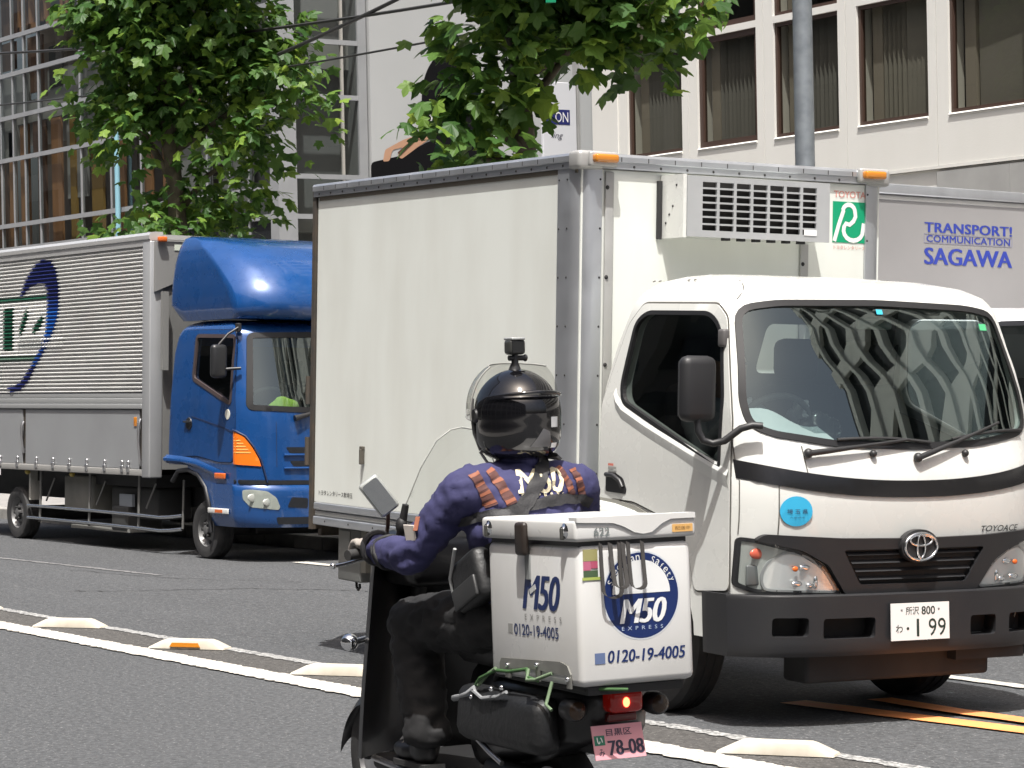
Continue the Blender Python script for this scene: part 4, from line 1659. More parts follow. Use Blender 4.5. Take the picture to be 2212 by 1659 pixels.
# near side mirror on its arm
b = MB()
b.box(.60, .68, -1.085, -.905, 1.355, 1.645, .04)
mo = b.build('wing_mirror', dgrey, WT, 50)
b = MB()
b.box(.594, .601, -1.065, -.925, 1.38, 1.62)
b.build('mirror_glass', chrome, mo)
b = MB()
b.tube([(.65, -1.0, 1.37), (.655, -.995, 1.315), (.665, -.975, 1.275), (.69, -.94, 1.262), (.725, -.905, 1.275), (.77, -.85, 1.33), (.80, -.81, 1.345), (.82, -.77, 1.342)], .0165, 10)
b.build('mirror_arm', dgrey, mo, 60)
b = MB()
b.box(.57, .62, -.845, -.805, 1.685, 1.765, .012)
b.build('pillar_bracket', M('bracket_grey', (.10, .095, .095), .5), WT, 40)
b = MB()
b.box(.62, .68, 1.02, 1.17, 1.39, 1.66, .035)
mo = b.build('wing_mirror', dgrey, WT, 50)
b = MB()
b.tube([(.65, 1.05, 1.40), (.67, 1.03, 1.30), (.73, .94, 1.29), (.80, .81, 1.345)], .016, 8)
b.build('mirror_arm', dgrey, mo, 60)
# interior: dashboard, wheel, seats
b = MB()
b.box(.46, .78, -.80, .80, .95, 1.235, .05)
b.build('dashboard', M('dash_grey', (.13, .14, .14), .7), WT, 40)
b = MB()
b.tube([(.34 + .085 * math.sin(t), -.38 + .21 * math.cos(t), 1.31 + .16 * math.sin(t)) for t in [2 * math.pi * i / 30 for i in range(30)]], .015, 8, True)
b.tube([(.34, -.38, 1.31), (.5, -.38, 1.15)], .025, 8)
b.tube([(.34, -.58, 1.31), (.34, -.18, 1.31)], .016, 6)
b.build('steering_wheel', M('wheel_mid_grey', (.12, .125, .125), .4), WT, 60)
for y in (-.42, .12, .52):
    b = MB()
    b.box(-.22, -.06, y - .2, y + .2, .95, 1.52, .06)
    b.box(-.2, .28, y - .2, y + .2, .86, 1.0, .05)
    b.box(-.20, -.10, y - .12, y + .12, 1.54, 1.74, .05)
    b.build('seat', seat_m, WT, 50)
b = MB()
b.grid(lambda u, v: (XF(-.70 + .34 * u, 1.27) - .05 - .17 * v, -.70 + .36 * u, 1.262 + .02 * math.sin(u * 6) * v + (.15 - .07 * u) * v), 10, 4)
b.build('paper_sheet', M('paper_white', (.78, .80, .80), .8), WT, 60, fix=False)
b = MB()
b.box(.5, .53, -.03, .17, 1.78, 1.835, .015)
b.build('inner_mirror', M('mirror_shell', (.24, .28, .26), .3), WT, 50)
b = MB()
surf_poly(b, [(-.80, .92), (.80, .92), (.76, 1.90), (-.76, 1.90)], [rounded([(-.04, 1.57), (.26, 1.57), (.26, 1.81), (-.03, 1.81)], .04)], lambda u, v: (interp(spec['xr'], v) + .075, u, v), .2, .006, (1, 0, 0), 0)
b.build('rear_lining', M('lining_grey', (.13, .135, .135), .9), WT)
b = MB()
b.grid(lambda u, v: (-.05 + .55 * u, -.68 + 1.36 * v, 1.915), 2, 2)
b.build('roof_lining', M('lining_grey', (.13, .135, .135), .9), WT)
b = MB()
surf_poly(b, inset(win, .006), [], lambda u, v: (u, interp(spec['hw'], v), v), .08, 0, (0, 1, 0), -.012)
b.build('far_pane', glass('far_side_glass', (.13, .15, .15)), WT, 60)
b = MB()
surf_poly(b, rounded([(-.33, .62), (.70, .62), (.70, 1.14), (-.33, 1.42)], .03), [], lambda u, v: (u, interp(spec['hw'], v) - .056, v), .2, .004, (0, -1, 0), 0)
b.build('far_door_lining', M('lining_grey', (.13, .135, .135), .9), WT)
b = MB()
rc = random.Random(9)
b.ball((0, 0, 0), (.05, .10, .07), 18, 12)
for i, v in enumerate(b.v):
    q = Vector(v)
    k = 1 + .45 * noise.noise(q * 22) + .2 * noise.noise(q * 50)
    b.v[i] = tuple(Vector((.66, -.33, 1.33)) + q * k)
b.build('crumpled_bag', glass('thin_plastic', (.62, .66, .66), 1.6, .25), WT, 60)
# running gear
for y, s in ((-.70, -1), (.70, 1)):
    wheel(WT, 0, y, .36, .19, s)
    o = wheel(WT, -2.45, y, .36, .19, s)
    o.location.z = .36 - math.tan(rad(1.039)) * 2.45 + .0
b = MB()
for y in (-.36, .36):
    b.box(-3.3, .6, y - .05, y + .05, .46, .62)
b.cyl((0, -.62, .36), (0, .62, .36), .05)
b.cyl((-2.45, -.62, .32), (-2.45, .62, .32), .07)
b.box(.0, .5, -.6, .6, .36, .44)
b.build('chassis_frame', chassis_m, WT, 40)
b = MB()
b.box(-1.75, -1.05, -.80, -.45, .32, .62, .03)
b.build('fuel_tank', chassis_m, WT, 40)
b = MB()
b.box(-3.15, -2.87, -.86, -.58, .36, .655, .01)
mf = b.build('tool_box', M('tool_box_grey', (.15, .155, .15), .6, dirt=.5), WT, 40)
b = MB()
b.box(-3.13, -2.99, -.866, -.861, .46, .64)
b.build('lid', M('tool_lid_grey', (.21, .21, .20), .6), mf)
b = MB()
b.box(-2.86, -2.8, -.86, -.80, .42, .67)
b.build('bracket', M('bracket_olive', (.15, .145, .125), .7), mf)
b = MB()
b.tube([(-2.97, -.83, .36), (-2.965, -.83, .33), (-2.945, -.83, .315), (-2.925, -.83, .33), (-2.93, -.83, .35)], .008, 6)
b.build('tie_hook', chassis_m, mf, 60)
# ================================================================= blue wing-body truck
blue = M('blue_paint', (.007, .062, .225), .30, .15, coat=.8, dirt=.35, dirt_col=(.016, .052, .15), dscale=3, dstretch=(2, 2, .8), rvar=.1)
grey_gate = M('gate_grey', (.30, .31, .32), .45, .15, dirt=.3, dirt_col=(.2, .2, .21), dscale=2)
corr_m = M('corrugated_aluminium', (.70, .70, .68), .45, .25, dirt=.2, dscale=2)
BT = thing('wing_truck', 'blue cab truck with a corrugated silver body parked at the left', 'truck',
           Matrix.Translation((-21.11, 11.71, road_z(11.71))) @ rotm(rad(1), 0, rad(-1.685)), 'trucks in the street')
NY = -1.1
RX0, RX1 = -6.6, -1.02
b = MB()
b.box(RX0 + .02, RX1 - .03, NY + .05, -NY - .05, .80, 3.03)
b.build('cargo_body', alu_dull, BT)
# corrugated upper side
Z0, Z1, NR = 1.535, 2.935, 36
PITCHZ = (Z1 - Z0) / NR


def corr(z):
    t = ((z - Z0) / PITCHZ) % 1.0
    d = .024
    if t < .12:
        k = 0
    elif t < .30:
        k = (t - .12) / .18
    elif t < .42:
        k = 1
    elif t < .80:
        k = 1 - (t - .42) / .38
    else:
        k = 0
    return NY + .012 - d * k


zl = []
for i in range(NR):
    zl += [Z0 + PITCHZ * (i + t) for t in (0, .12, .30, .42, .80)]
zl.append(Z1)
b = MB()
n = len(zl)
b.add([(RX0, corr(z + 1e-6), z) for z in zl] + [(-1.19, corr(z + 1e-6), z) for z in zl], [(i, i + 1, n + i + 1, n + i) for i in range(n - 1)])
CP = b.build('corrugated_side', corr_m, BT)


def decal(name, poly, mat, lift=.003):
    """print that follows the corrugation: scan lines at every fold"""
    z0, z1 = min(p[1] for p in poly), max(p[1] for p in poly)
    lv = sorted(set([round(z, 5) for z in zl if z0 < z < z1] + [z0 + 1e-4, z1 - 1e-4]))
    rows = []
    for z in lv:
        xs = []
        for i in range(len(poly)):
            (xa, za), (xb, zb) = poly[i - 1], poly[i]
            if (za > z) != (zb > z):
                xs.append(xa + (xb - xa) * (z - za) / (zb - za))
        rows.append(sorted(xs))
    m = MB()
    for (za, ra), (zb, rb) in zip(zip(lv, rows), zip(lv[1:], rows[1:])):
        if len(ra) != len(rb):
            ra = rb = (rb if len(rb) < len(ra) else ra)
        for i in range(0, len(ra) - 1, 2):
            m.add([(ra[i], corr(za + 1e-6) - lift, za), (ra[i + 1], corr(za + 1e-6) - lift, za), (rb[i + 1], corr(zb - 1e-6) - lift, zb), (rb[i], corr(zb - 1e-6) - lift, zb)], [(0, 1, 2, 3)])
    return m.build(name, mat, CP, fix=False)


pr_white = M('print_white', (.80, .80, .78), .5)
pr_green = M('print_green', (.005, .075, .04), .5)
pr_navy = M('print_navy', (.008, .015, .11), .5)
pr_blue = M('print_blue', (.008, .10, .40), .5)
decal('white_print', [(-4.95, 1.935), (-3.55, 1.935), (-3.42, 2.16), (-3.39, 2.50), (-4.95, 2.50)], pr_white, .002)
decal('green_print', [(-4.95, 2.505), (-3.40, 2.505), (-3.40, 2.545), (-4.95, 2.545)], pr_green, .004)
decal('green_print', [(-4.95, 1.875), (-3.66, 1.875), (-3.60, 1.93), (-4.95, 1.93)], M('print_sage', (.09, .16, .12), .5), .004)
decal('green_print', [(-4.495, 1.985), (-4.245, 1.985), (-4.245, 2.44), (-4.495, 2.44)], pr_green, .004)
decal('green_print', [(-4.07, 2.13), (-3.97, 2.20), (-3.87, 2.33), (-3.89, 2.43), (-3.97, 2.36), (-4.08, 2.22)], pr_green, .004)
decal('green_print', [(-3.74, 2.15), (-3.60, 2.19), (-3.48, 2.28), (-3.49, 2.345), (-3.60, 2.30), (-3.74, 2.22)], pr_green, .004)
top = [(-4.06, 2.56), (-3.93, 2.72), (-3.70, 2.868), (-3.50, 2.92), (-3.31, 2.90), (-3.18, 2.80), (-3.115, 2.64), (-3.11, 2.50), (-3.385, 2.50), (-3.39, 2.60), (-3.45, 2.665), (-3.58, 2.68), (-3.78, 2.655), (-3.92, 2.60), (-4.00, 2.55)]
decal('navy_swoosh', top, pr_navy, .006)
decal('navy_swoosh', [(-3.11, 2.50), (-3.115, 2.40), (-3.385, 2.40), (-3.385, 2.50)], M('print_navy_blue', (.008, .04, .22), .5), .006)
decal('blue_swoosh', [(-3.115, 2.40), (-3.14, 2.32), (-3.22, 2.20), (-3.34, 2.08), (-3.49, 2.08), (-3.42, 2.17), (-3.385, 2.40)], pr_blue, .006)
decal('blue_swoosh', [(-3.34, 2.08), (-3.50, 1.94), (-3.66, 1.82), (-3.78, 1.82), (-3.60, 1.96), (-3.49, 2.08)], M('print_mid_blue', (.008, .06, .28), .5), .006)
decal('navy_tail', [(-3.66, 1.82), (-3.85, 1.66), (-4.05, 1.57), (-4.28, 1.545), (-4.40, 1.60), (-4.20, 1.61), (-4.03, 1.66), (-3.78, 1.82)], pr_navy, .006)
for z, x0, x1, hh in ((2.085, -4.05, -3.0, .026), (2.01, -4.1, -3.0, .05)):
    x = x0
    while x < x1:
        wv = rnd.uniform(.04, .075)
        decal('white_mark', [(x, z), (x + wv, z), (x + wv, z + hh), (x, z + hh)], pr_white if x > -3.55 else M('print_pale', (.45, .47, .46), .5), .008)
        x += wv + .022
# rails, posts, lower gate
b = MB()
b.prism([(0, 2.94), (-.018, 2.94), (-.018, 3.0), (-.028, 3.005), (-.028, 3.04), (-.01, 3.068), (.04, 3.075), (.12, 3.075), (.12, 2.99), (0, 2.99)], RX0, RX1 - .01, lambda u, v, d: (d, NY + u, v))
b.build('roof_rail', M('bright_aluminium', (.70, .70, .69), .3, .55), BT, 30)
b = MB()
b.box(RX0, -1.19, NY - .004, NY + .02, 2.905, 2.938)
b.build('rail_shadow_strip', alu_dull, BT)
for z0, z1, o_ in ((1.485, 1.533, .006), (1.43, 1.483, .014), (1.378, 1.428, .022)):
    b = MB()
    b.box(RX0, -1.195, NY - o_, NY + .03, z0, z1, .006)
    b.build('mid_rail', M('rail_grey', (.40, .41, .41), .4, .4), BT, 40)
b = MB()
b.box(-1.185, -1.02, NY - .02, NY + .12, .72, 2.985, .012)
b.build('front_post', M('post_grey', (.40, .41, .42), .45, .3, dirt=.2), BT, 40)
for x0, x1 in ((-6.55, -3.985), (-3.905, -1.262)):
    b = MB()
    b.box(x0, x1, NY - .006, NY + .02, .80, 1.372, .004)
    b.build('gate_panel', grey_gate, BT)
b = MB()
b.box(-3.98, -3.91, NY + .005, NY + .03, .80, 1.37)
b.box(-1.255, -1.19, NY + .005, NY + .03, .80, 1.53)
b.build('latch_channel', rust, BT)
for x, z0, z1 in ((-3.945, .93, 1.24), (-1.222, .85, 1.28)):
    b = MB()
    b.tube([(x, NY - .01, z1), (x + .008, NY - .035, z1 - .05), (x - .006, NY - .032, (z0 + z1) / 2), (x, NY - .012, z0)], .015, 8)
    b.box(x - .02, x + .02, NY - .02, NY, z0 - .02, z0 + .03)
    b.build('gate_latch', steel_m, BT, 50)
b = MB()
b.box(RX0, -1.19, NY - .014, NY + .03, .735, .797, .006)
b.build('hinge_rail', M('hinge_grey', (.36, .355, .34), .5, .3), BT, 40)
for x in (-4.53, -4.09, -3.61, -3.2, -2.81, -2.405, -1.995, -1.61, -1.475):
    b = MB()
    b.box(x - .026, x + .026, NY - .03, NY - .008, .765, .83, .008)
    b.ball((x, NY - .016, .86), (.02, .014, .022), 10, 6)
    b.box(x - .010, x + .010, NY - .024, NY - .008, .82, .87)
    b.build('hinge_cleat', steel_m, BT, 40)
b = MB()
b.box(-1.37, -1.31, NY - .014, NY - .005, 1.21, 1.30, .006)
b.build('amber_reflector', amber, BT, 40)
b = MB()
b.box(RX1 - .03, RX1, NY + .12, -NY - .12, .80, 2.985)
b.build('front_wall', M('front_wall_grey', (.17, .17, .165), .6, dirt=.3), BT)
b = MB()
b.prism([(NY + .02, 2.50), (NY + .02, 2.98), (-.4, 2.98), (-.4, 2.78)], RX1, RX1 + .03, lambda u, v, d: (d, u, v))
b.build('upper_shield', M('shield_grey', (.22, .22, .215), .5), BT)
b = MB()
b.box(RX1, RX1 + .05, -1.0, 1.0, 3.0, 3.045)
b.build('front_header', M('header_grey', (.42, .42, .41), .4), BT)
b = MB()
b.box(-.98, -.93, -1.07, -.98, 2.975, 3.025, .012)
b.build('roof_marker', orange_lens, BT, 40)
b = MB()
b.box(RX1 + .032, RX1 + .036, -.88, -.72, 2.90, 2.96)
b.build('pale_label', M('label_pale_green', (.55, .60, .52), .5), BT)
b = MB()
b.box(-.95, -.90, -1.04, -.98, 1.75, 2.5)
b.build('corner_seal', M('seal_grey', (.19, .19, .185), .6), BT)
# ---- cab
bs2 = dict(
    xc=[(.30, .86), (.45, .90), (.70, .90), (1.30, .875), (1.40, .86), (2.08, .66), (2.14, .60), (2.18, .48), (2.20, .3)],
    a=[(.3, .05)], b=[(.3, .21), (1.3, .20), (2.1, .11)],
    hw=[(.30, 1.06), (.90, 1.085), (1.45, 1.08), (1.75, 1.06), (2.05, 1.035), (2.12, 1.02), (2.17, .98), (2.20, .92)],
    xr=[(.30, -.70), (1.0, -.71), (1.9, -.66), (2.08, -.60), (2.17, -.50), (2.20, -.35)])
XF2, loft2 = make_cab(bs2)
cab2 = loft2([.36, .45, .55, .7, .85, 1.0, 1.15, 1.3, 1.4, 1.5, 1.6, 1.75, 1.9, 2.0, 2.05, 2.09, 2.12, 2.145, 2.165, 2.18, 2.19, 2.20]).build('cab', blue, BT)
inn = loft2([.95, 1.3, 1.4, 1.6, 1.75, 2.0, 2.1], .05).build('x', blue, BT)
win2 = rounded([(-.225, 1.66), (-.212, 2.065), (.535, 2.045), (.535, 1.44), (.49, 1.435)], .05)
k1 = MB()
k1.prism(win2, -1.4, 1.4, lambda u, v, d: (u, d, v))
k1 = k1.build('x', blue, BT)
ws2 = rounded([(-1.005, 1.385), (-.93, 2.06), (0, 2.085), (.93, 2.06), (1.005, 1.385), (0, 1.345)], .05)
k2 = MB()
k2.prism(ws2, .30, 1.4, lambda u, v, d: (d, u, v))
k2 = k2.build('x', blue, BT)
arch = [(-.62, .25), (-.62, .70), (-.50, .80), (-.30, .815), (-.10, .77), (.04, .66), (.12, .50), (.15, .25)]
cut = [inn, k1, k2]
for y0, y1 in ((-1.4, -.6), (.6, 1.4)):
    k3 = MB()
    k3.prism(arch, y0, y1, lambda u, v, d: (u, d, v))
    cut.append(k3.build('x', blue, BT))
k4 = MB()
k4.box(-1, -.30, -1.4, 1.4, .2, .86)
cut.append(k4.build('x', blue, BT))
boolean(cab2, cut)
cab2.data.polygons.foreach_set('use_smooth', [True] * len(cab2.data.polygons))
cab2.data.set_sharp_from_angle(angle=rad(28))


def side2(u, v):
    return (u, -interp(bs2['hw'], v), v)


def front2(u, v):
    return (XF2(u, v), u, v)


def wrap2(u, v):
    """u < 0 runs back along the near side, u > 0 along the front from the corner"""
    h = interp(bs2['hw'], v)
    if u <= 0:
        return (XF2(h, v) + u, -h - .004, v)
    return (XF2(-h + u, v) + .004, -h + u - .002, v)


dout = rounded([(-.60, .93), (-.62, 1.5), (-.59, 1.95), (-.50, 2.12), (.50, 2.10), (.56, 2.0), (.60, 1.45), (.62, 1.30), (.58, .90), (.30, .90), (-.1, .95)], .05)
b = MB()
surf_poly(b, dout, [win2], side2, .08, .006, (0, -1, 0), .005)
DR = b.build('door', blue, BT, 40)
b = MB()
surf_poly(b, inset(dout, -.007), [inset(dout, .003)], side2, .08, .003, (0, -1, 0), .001)
b.build('door_gap', M('blue_gap', (.006, .02, .07), .6), BT)
b = MB()
surf_poly(b, inset(win2, -.014), [inset(win2, .02)], side2, .06, .02, (0, -1, 0), .011)
b.build('window_trim', M('visor_brown', (.06, .045, .045), .4), DR)
b = MB()
surf_poly(b, inset(win2, .01), [], side2, .09, 0, (0, -1, 0), -.012)
b.build('pane', glass('side_glass', (.34, .37, .36)), DR, 60)
b = MB()
b.lathe([(.001, .004), (.035, .004), (.055, .008), (.06, .0)], (-.265, -1.089, 1.245), (0, -1, 0), 18)
b.box(-.345, -.20, -1.115, -1.095, 1.252, 1.272, .006)
b.build('handle', blackp, DR, 40)
b = MB()
b.lathe([(.001, .003), (.045, .003), (.048, 0)], (.48, -1.0875, 1.333), (0, -1, 0), 22)
b.build('round_label', M('label_cream', (.62, .62, .55), .5), DR)
b = MB()
surf_poly(b, [(-.22, 1.318), (.12, 1.265), (.42, 1.215), (.60, 1.178), (.60, 1.158), (.42, 1.20), (.12, 1.25), (-.22, 1.305)], [], side2, .1, .003, (0, -1, 0), .0075)
b.build('crease_line', M('blue_gap', (.006, .02, .07), .6), DR)
# step ledge below the door
b = MB()
led = [(-.72, .93), (-.40, .925), (-.1, .895), (.20, .835), (.42, .79)]
vs = []
for i, (x, z) in enumerate(led):
    k_ = 1 - i / 5
    vs += [(x, -1.086, z + .02), (x, -1.088 - .035 * k_, z - .012), (x, -1.088 - .035 * k_, z - .035), (x, -1.086, z - .06)]
b.add(vs, [(4 * i + j, 4 * i + j + 1, 4 * i + j + 5, 4 * i + j + 4) for i in range(len(led) - 1) for j in range(3)])
b.build('sill_ledge', blue, BT, 40)
b = MB()
surf_poly(b, inset(arch, -.05), [], lambda u, v: (u, -1.088, v), .2, .004, (0, -1, 0), .001) if False else None
b.tube([(x, -1.075, z) for x, z in arch[1:]], .022, 8)
b.build('arch_lip', dgrey, BT, 60)
b = MB()
b.prism(inset(arch, -.02)[0:8], -.62, -.60, lambda u, v, d: (u, d, v))
b.build('arch_liner', chassis_m, BT)
# windscreen, interior
b = MB()
surf_poly(b, inset(ws2, -.014), [inset(ws2, .035)], front2, .07, .012, (.95, 0, .3), .006)
b.build('windscreen_trim', trim, BT, 50)
b = MB()
surf_poly(b, inset(ws2, .002), [], front2, .08, 0, (.95, 0, .3), -.004)
b.build('windscreen', glass('windscreen_glass', (.50, .58, .57), 1.55, boost=3.9, gcol=(.84, .95, .90)), BT, 80)
b = MB()
b.box(.45, .74, -.98, .98, 1.0, 1.33, .05)
b.build('dashboard', M('dash_dark', (.04, .042, .044), .7), BT, 40)
for y in (-.58, .1, .62):
    b = MB()
    b.box(-.48, -.30, y - .24, y + .24, .95, 1.62, .06)
    b.box(-.46, -.36, y - .13, y + .13, 1.63, 1.85, .05)
    b.build('seat', seat_m, BT, 50)
b = MB()
b.box(-.62, -.58, -1.0, 1.0, .95, 2.1)
b.build('rear_trim', M('cab_lining', (.07, .07, .068), .9), BT)
b = MB()
b.tube([(.26 + .10 * math.sin(t), -.58 + .21 * math.cos(t), 1.42 + .21 * math.sin(t) * .75) for t in [2 * math.pi * i / 30 for i in range(30)]], .016, 8, True)
b.tube([(.26, -.58, 1.42), (.5, -.58, 1.2)], .025, 8)
b.build('steering_wheel', M('wheel_grey', (.16, .17, .16), .4), BT, 60)
# near mirror on the door
b = MB()
b.box(.51, .59, -1.30, -1.14, 1.66, 1.965, .04)
mo = b.build('wing_mirror', M('mirror_black', (.02, .021, .023), .35), BT, 50)
b = MB()
b.tube([(.56, -1.18, 1.74), (.60, -1.12, 1.745), (.64, -1.04, 1.75)], .014, 8)
b.tube([(.55, -1.22, 1.96), (.56, -1.13, 2.06), (.57, -1.03, 2.12)], .012, 8)
b.build('mirror_arm', blackp, mo, 60)
b = MB()
b.box(.52, .58, -1.04, -1.0, 2.08, 2.16, .01)
b.build('roof_bracket', blackp, BT)
# wiper
b = MB()
b.tube([(XF2(-.62, 1.30) + .03, -.62, 1.30), (XF2(-.50, 1.33) + .03, -.50, 1.33), (XF2(-.25, 1.40) + .025, -.25, 1.41)], [.03, .02, .012], 8)
b.build('wiper', blackp, BT, 60)
# corner lamp (wraps round), crease, grille slots, headlamp, bumper
cl = [(-.045, 1.185), (-.045, .885), (.17, .868), (.155, .93), (.11, 1.03), (.05, 1.13), (.0, 1.175)]
b = MB()
surf_poly(b, cl, [], wrap2, .03, .006, (.7, -.7, 0), .006)
CL = b.build('corner_lamp', M('corner_lens', (.78, .17, .015), .15, coat=.6), BT, 60)
b = MB()
for i in range(6):
    z = .985 + i * .027
    w1 = .10 - i * .017
    surf_poly(b, [(-.03, z), (w1, z), (w1 - .008, z + .012), (-.03, z + .012)], [], wrap2, .03, .003, (.7, -.7, 0), .009)
b.build('lens_rib', M('lens_bright', (.95, .42, .12), .2), CL)
b = MB()
b.tube([tuple(Vector(wrap2(u, z)) + Vector((.004, -.004, 0))) for u, z in ((-.05, 1.19), (.0, 1.185), (.06, 1.14), (.12, 1.04), (.175, .92), (.20, .80), (.215, .72))], .010, 6)
b.build('crease_line', M('blue_gap', (.006, .02, .07), .6), BT, 60)
b = MB()
for y, z0, z1 in ((-.78, 1.385, .92),):
    b.tube([(XF2(y, z0 + (z1 - z0) * t / 6) + .001, y, z0 + (z1 - z0) * t / 6 - .06) for t in range(7)], .004, 5)
b.build('panel_seam', M('blue_gap', (.006, .02, .07), .6), BT)
for z0, z1 in ((.985, 1.04), (.865, .915)):
    b = MB()
    surf_poly(b, rounded([(-.66 + (1 - z0) * .3, z0), (.66, z0), (.66, z1), (-.70 + (1 - z0) * .3, z1)], .015), [], front2, .08, .004, (1, 0, 0), .003)
    b.build('grille_slot', M('slot_black', (.008, .01, .014), .5), BT)
    b = MB()
    b.tube([(XF2(y, z0) + .012, y, z0 - .015) for y in [-.72 + 1.44 * i / 16 for i in range(17)]], .012, 8)
    b.build('grille_lip', blue, BT, 60)
b = MB()
surf_poly(b, [(-.05, .705), (-.05, .745), (.02, .745), (1.08, .735), (1.08, .70), (.02, .705)], [], wrap2, .06, .004, (.7, -.7, 0), .002)
b.build('bumper_gap', M('slot_black', (.008, .01, .014), .5), BT)
bs3 = dict(hw=[(.3, 1.05), (.4, 1.095), (.70, 1.10)], xc=[(.28, .88), (.34, .925), (.66, .935), (.70, .90)], a=[(.3, .05)], b=[(.3, .25)], xr=[(.3, .17)])
XB3, bl3 = make_cab(bs3)
bl3([.315, .33, .36, .42, .5, .58, .64, .67, .69, .70]).build('bumper', blue, BT, 35)


def frontb(u, v):
    return (XB3(u, v), u, v)


hl = rounded([(-1.055, .655), (-1.05, .57), (-1.0, .50), (-.78, .475), (-.765, .50), (-.80, .585), (-.88, .645), (-1.0, .66)], .02)
b = MB()
surf_poly(b, hl, [], frontb, .04, 0, (.9, -.4, 0), .010)
H = b.build('headlamp', lens_m, BT, 60)
b = MB()
surf_poly(b, hl, [], frontb, .05, .003, (.9, -.4, 0), .003)
b.build('lamp_back', M('lamp_grey', (.40, .42, .38), .35, .1), H)
for y, z, r_ in ((-.98, .585, .05), (-.87, .545, .045)):
    b = MB()
    b.ball((XB3(y, z) + .001, y - .004, z), (.008, r_ * 1.25, r_ * .75), 14, 8)
    b.build('lamp_bowl', M('bowl_mid', (.50, .52, .49), .3, .3), H, 80)
b = MB()
surf_poly(b, rounded([(-.70, .50), (-.50, .49), (-.50, .58), (-.66, .59)], .02), [], frontb, .08, .003, (1, 0, 0), .003)
b.build('fog_recess', M('slot_black', (.008, .01, .014), .5), BT)
b = MB()
surf_poly(b, rounded([(-.78, .345), (.78, .345), (.78, .405), (-.80, .41)], .02), [], frontb, .08, .003, (1, 0, 0), .003)
b.build('air_slot', M('slot_black', (.008, .01, .014), .5), BT)
b = MB()
b.box(.27, .47, -1.112, -1.092, .745, .80, .01)
b.build('side_repeater', orange_lens, BT, 40)
b = MB()
b.box(.155, .545, -1.115, -1.10, .43, .48, .008)
sr = b.build('sill_reflector', M('reflector_white', (.62, .62, .60), .3), BT, 40)
b = MB()
b.box(.30, .44, -1.118, -1.114, .44, .468)
b.build('reflector_amber', orange_lens, sr)
# roof deflector
ds = dict(
    xc=[(2.205, .72), (2.24, .78), (2.30, .81), (2.40, .80), (2.50, .75), (2.62, .65), (2.75, .49), (2.86, .28), (2.94, .02), (2.99, -.28), (3.015, -.52)],
    a=[(2.2, .06), (3, .04)], b=[(2.2, .18), (2.45, .25), (2.7, .36), (2.9, .34), (3.0, .10)],
    hw=[(2.205, 1.01), (2.30, 1.03), (2.45, 1.035), (2.75, 1.02), (2.92, .985), (2.99, .94), (3.015, .88)],
    xr=[(2.205, -.56), (2.36, -.77), (2.6, -.75), (3.015, -.66)])
XD, ld = make_cab(ds)
ld([2.205, 2.215, 2.24, 2.27, 2.31, 2.36, 2.42, 2.5, 2.58, 2.66, 2.74, 2.8, 2.85, 2.9, 2.94, 2.97, 2.99, 3.005, 3.015]).build('roof_deflector', blue, BT, 60)
b = MB()
for x in (.13, .19):
    rivets(b, [(x, -1.015, 2.285)], (0, -1, 0), .014)
b.build('deflector_bolts', blackp, BT)
# underside
steelw = M('grey_steel_wheel', (.20, .20, .20), .5, .5, dirt=.5)
for x in (0, -4.24):
    for s in (-1, 1):
        wheel(BT, x - .02, s * .96, .275 if x else .268, .17, s, steelw, 6)
b = MB()
for y in (-.42, .42):
    b.box(-6.4, .6, y - .06, y + .06, .42, .62)
b.cyl((0, -.85, .27), (0, .85, .27), .06)
b.cyl((-4.24, -.85, .27), (-4.24, .85, .27), .08)
b.box(-4.9, -1.2, -.95, .95, .62, .74)
b.box(-.6, .5, -.75, .75, .38, .9)
b.build('chassis_frame', chassis_m, BT, 40)
b = MB()
b.box(-3.22, -2.53, -.98, -.55, .335, .70, .02)
b.build('battery_box', M('battery_box_grey', (.23, .225, .20), .7, dirt=.6), BT, 40)
b = MB()
b.box(-1.98, -1.70, -.96, -.93, .42, .54)
b.build('pale_label_plate', M('label_white_blue', (.34, .37, .40), .6), BT)
b = MB()
b.box(-2.1, -1.75, -.99, -.6, .18, .42, .02)
b.box(-2.3, -1.3, -.9, -.5, .30, .62, .04)
b.build('fuel_tank', M('tank_dark', (.06, .06, .058), .6, dirt=.5), BT, 40)
b = MB()
b.box(-3.05, -1.75, -.98, -.5, .165, .20)
b.build('skid_plate', M('plate_grey', (.28, .28, .26), .7), BT)
chr2 = M('rail_chrome', (.62, .63, .64), .18, .95)
for z in (.362, .236):
    b = MB()
    b.tube([(-3.98, -1.04, z), (-2.5, -1.045, z), (-1.2, -1.05, z - .01), (-.92, -1.05, z - .015), (-.75, -1.03, z - .005), (-.60, -.98, z + .012)], .017, 8)
    b.build('guard_rail', chr2, BT, 60)
b = MB()
b.tube([(-.59, -.98, .25), (-.57, -.98, .71)], .012, 8)
for x in (-3.7, -2.52, -1.42):
    b.tube([(x, -1.02, .74), (x, -1.03, .2)], .014, 8)
for x in (-3.45, -2.25, -1.15):
    b.tube([(x, -.98, .66), (x - .16, -1.0, .42)], .010, 6)
b.build('guard_stay', M('stay_grey', (.22, .22, .21), .5, .5), BT, 60)
b = MB()
b.box(-3.98, -3.94, -1.03, -.9, .42, .74)
b.build('mud_guard', M('guard_pale', (.45, .44, .40), .6), BT)
for x in (-3.95, -2.86):
    b = MB()
    b.ball((x, -1.06, .715), (.03, .03, .028), 12, 8)
    b.build('side_marker', M('marker_yellow', (.55, .42, .10), .3), BT, 80)

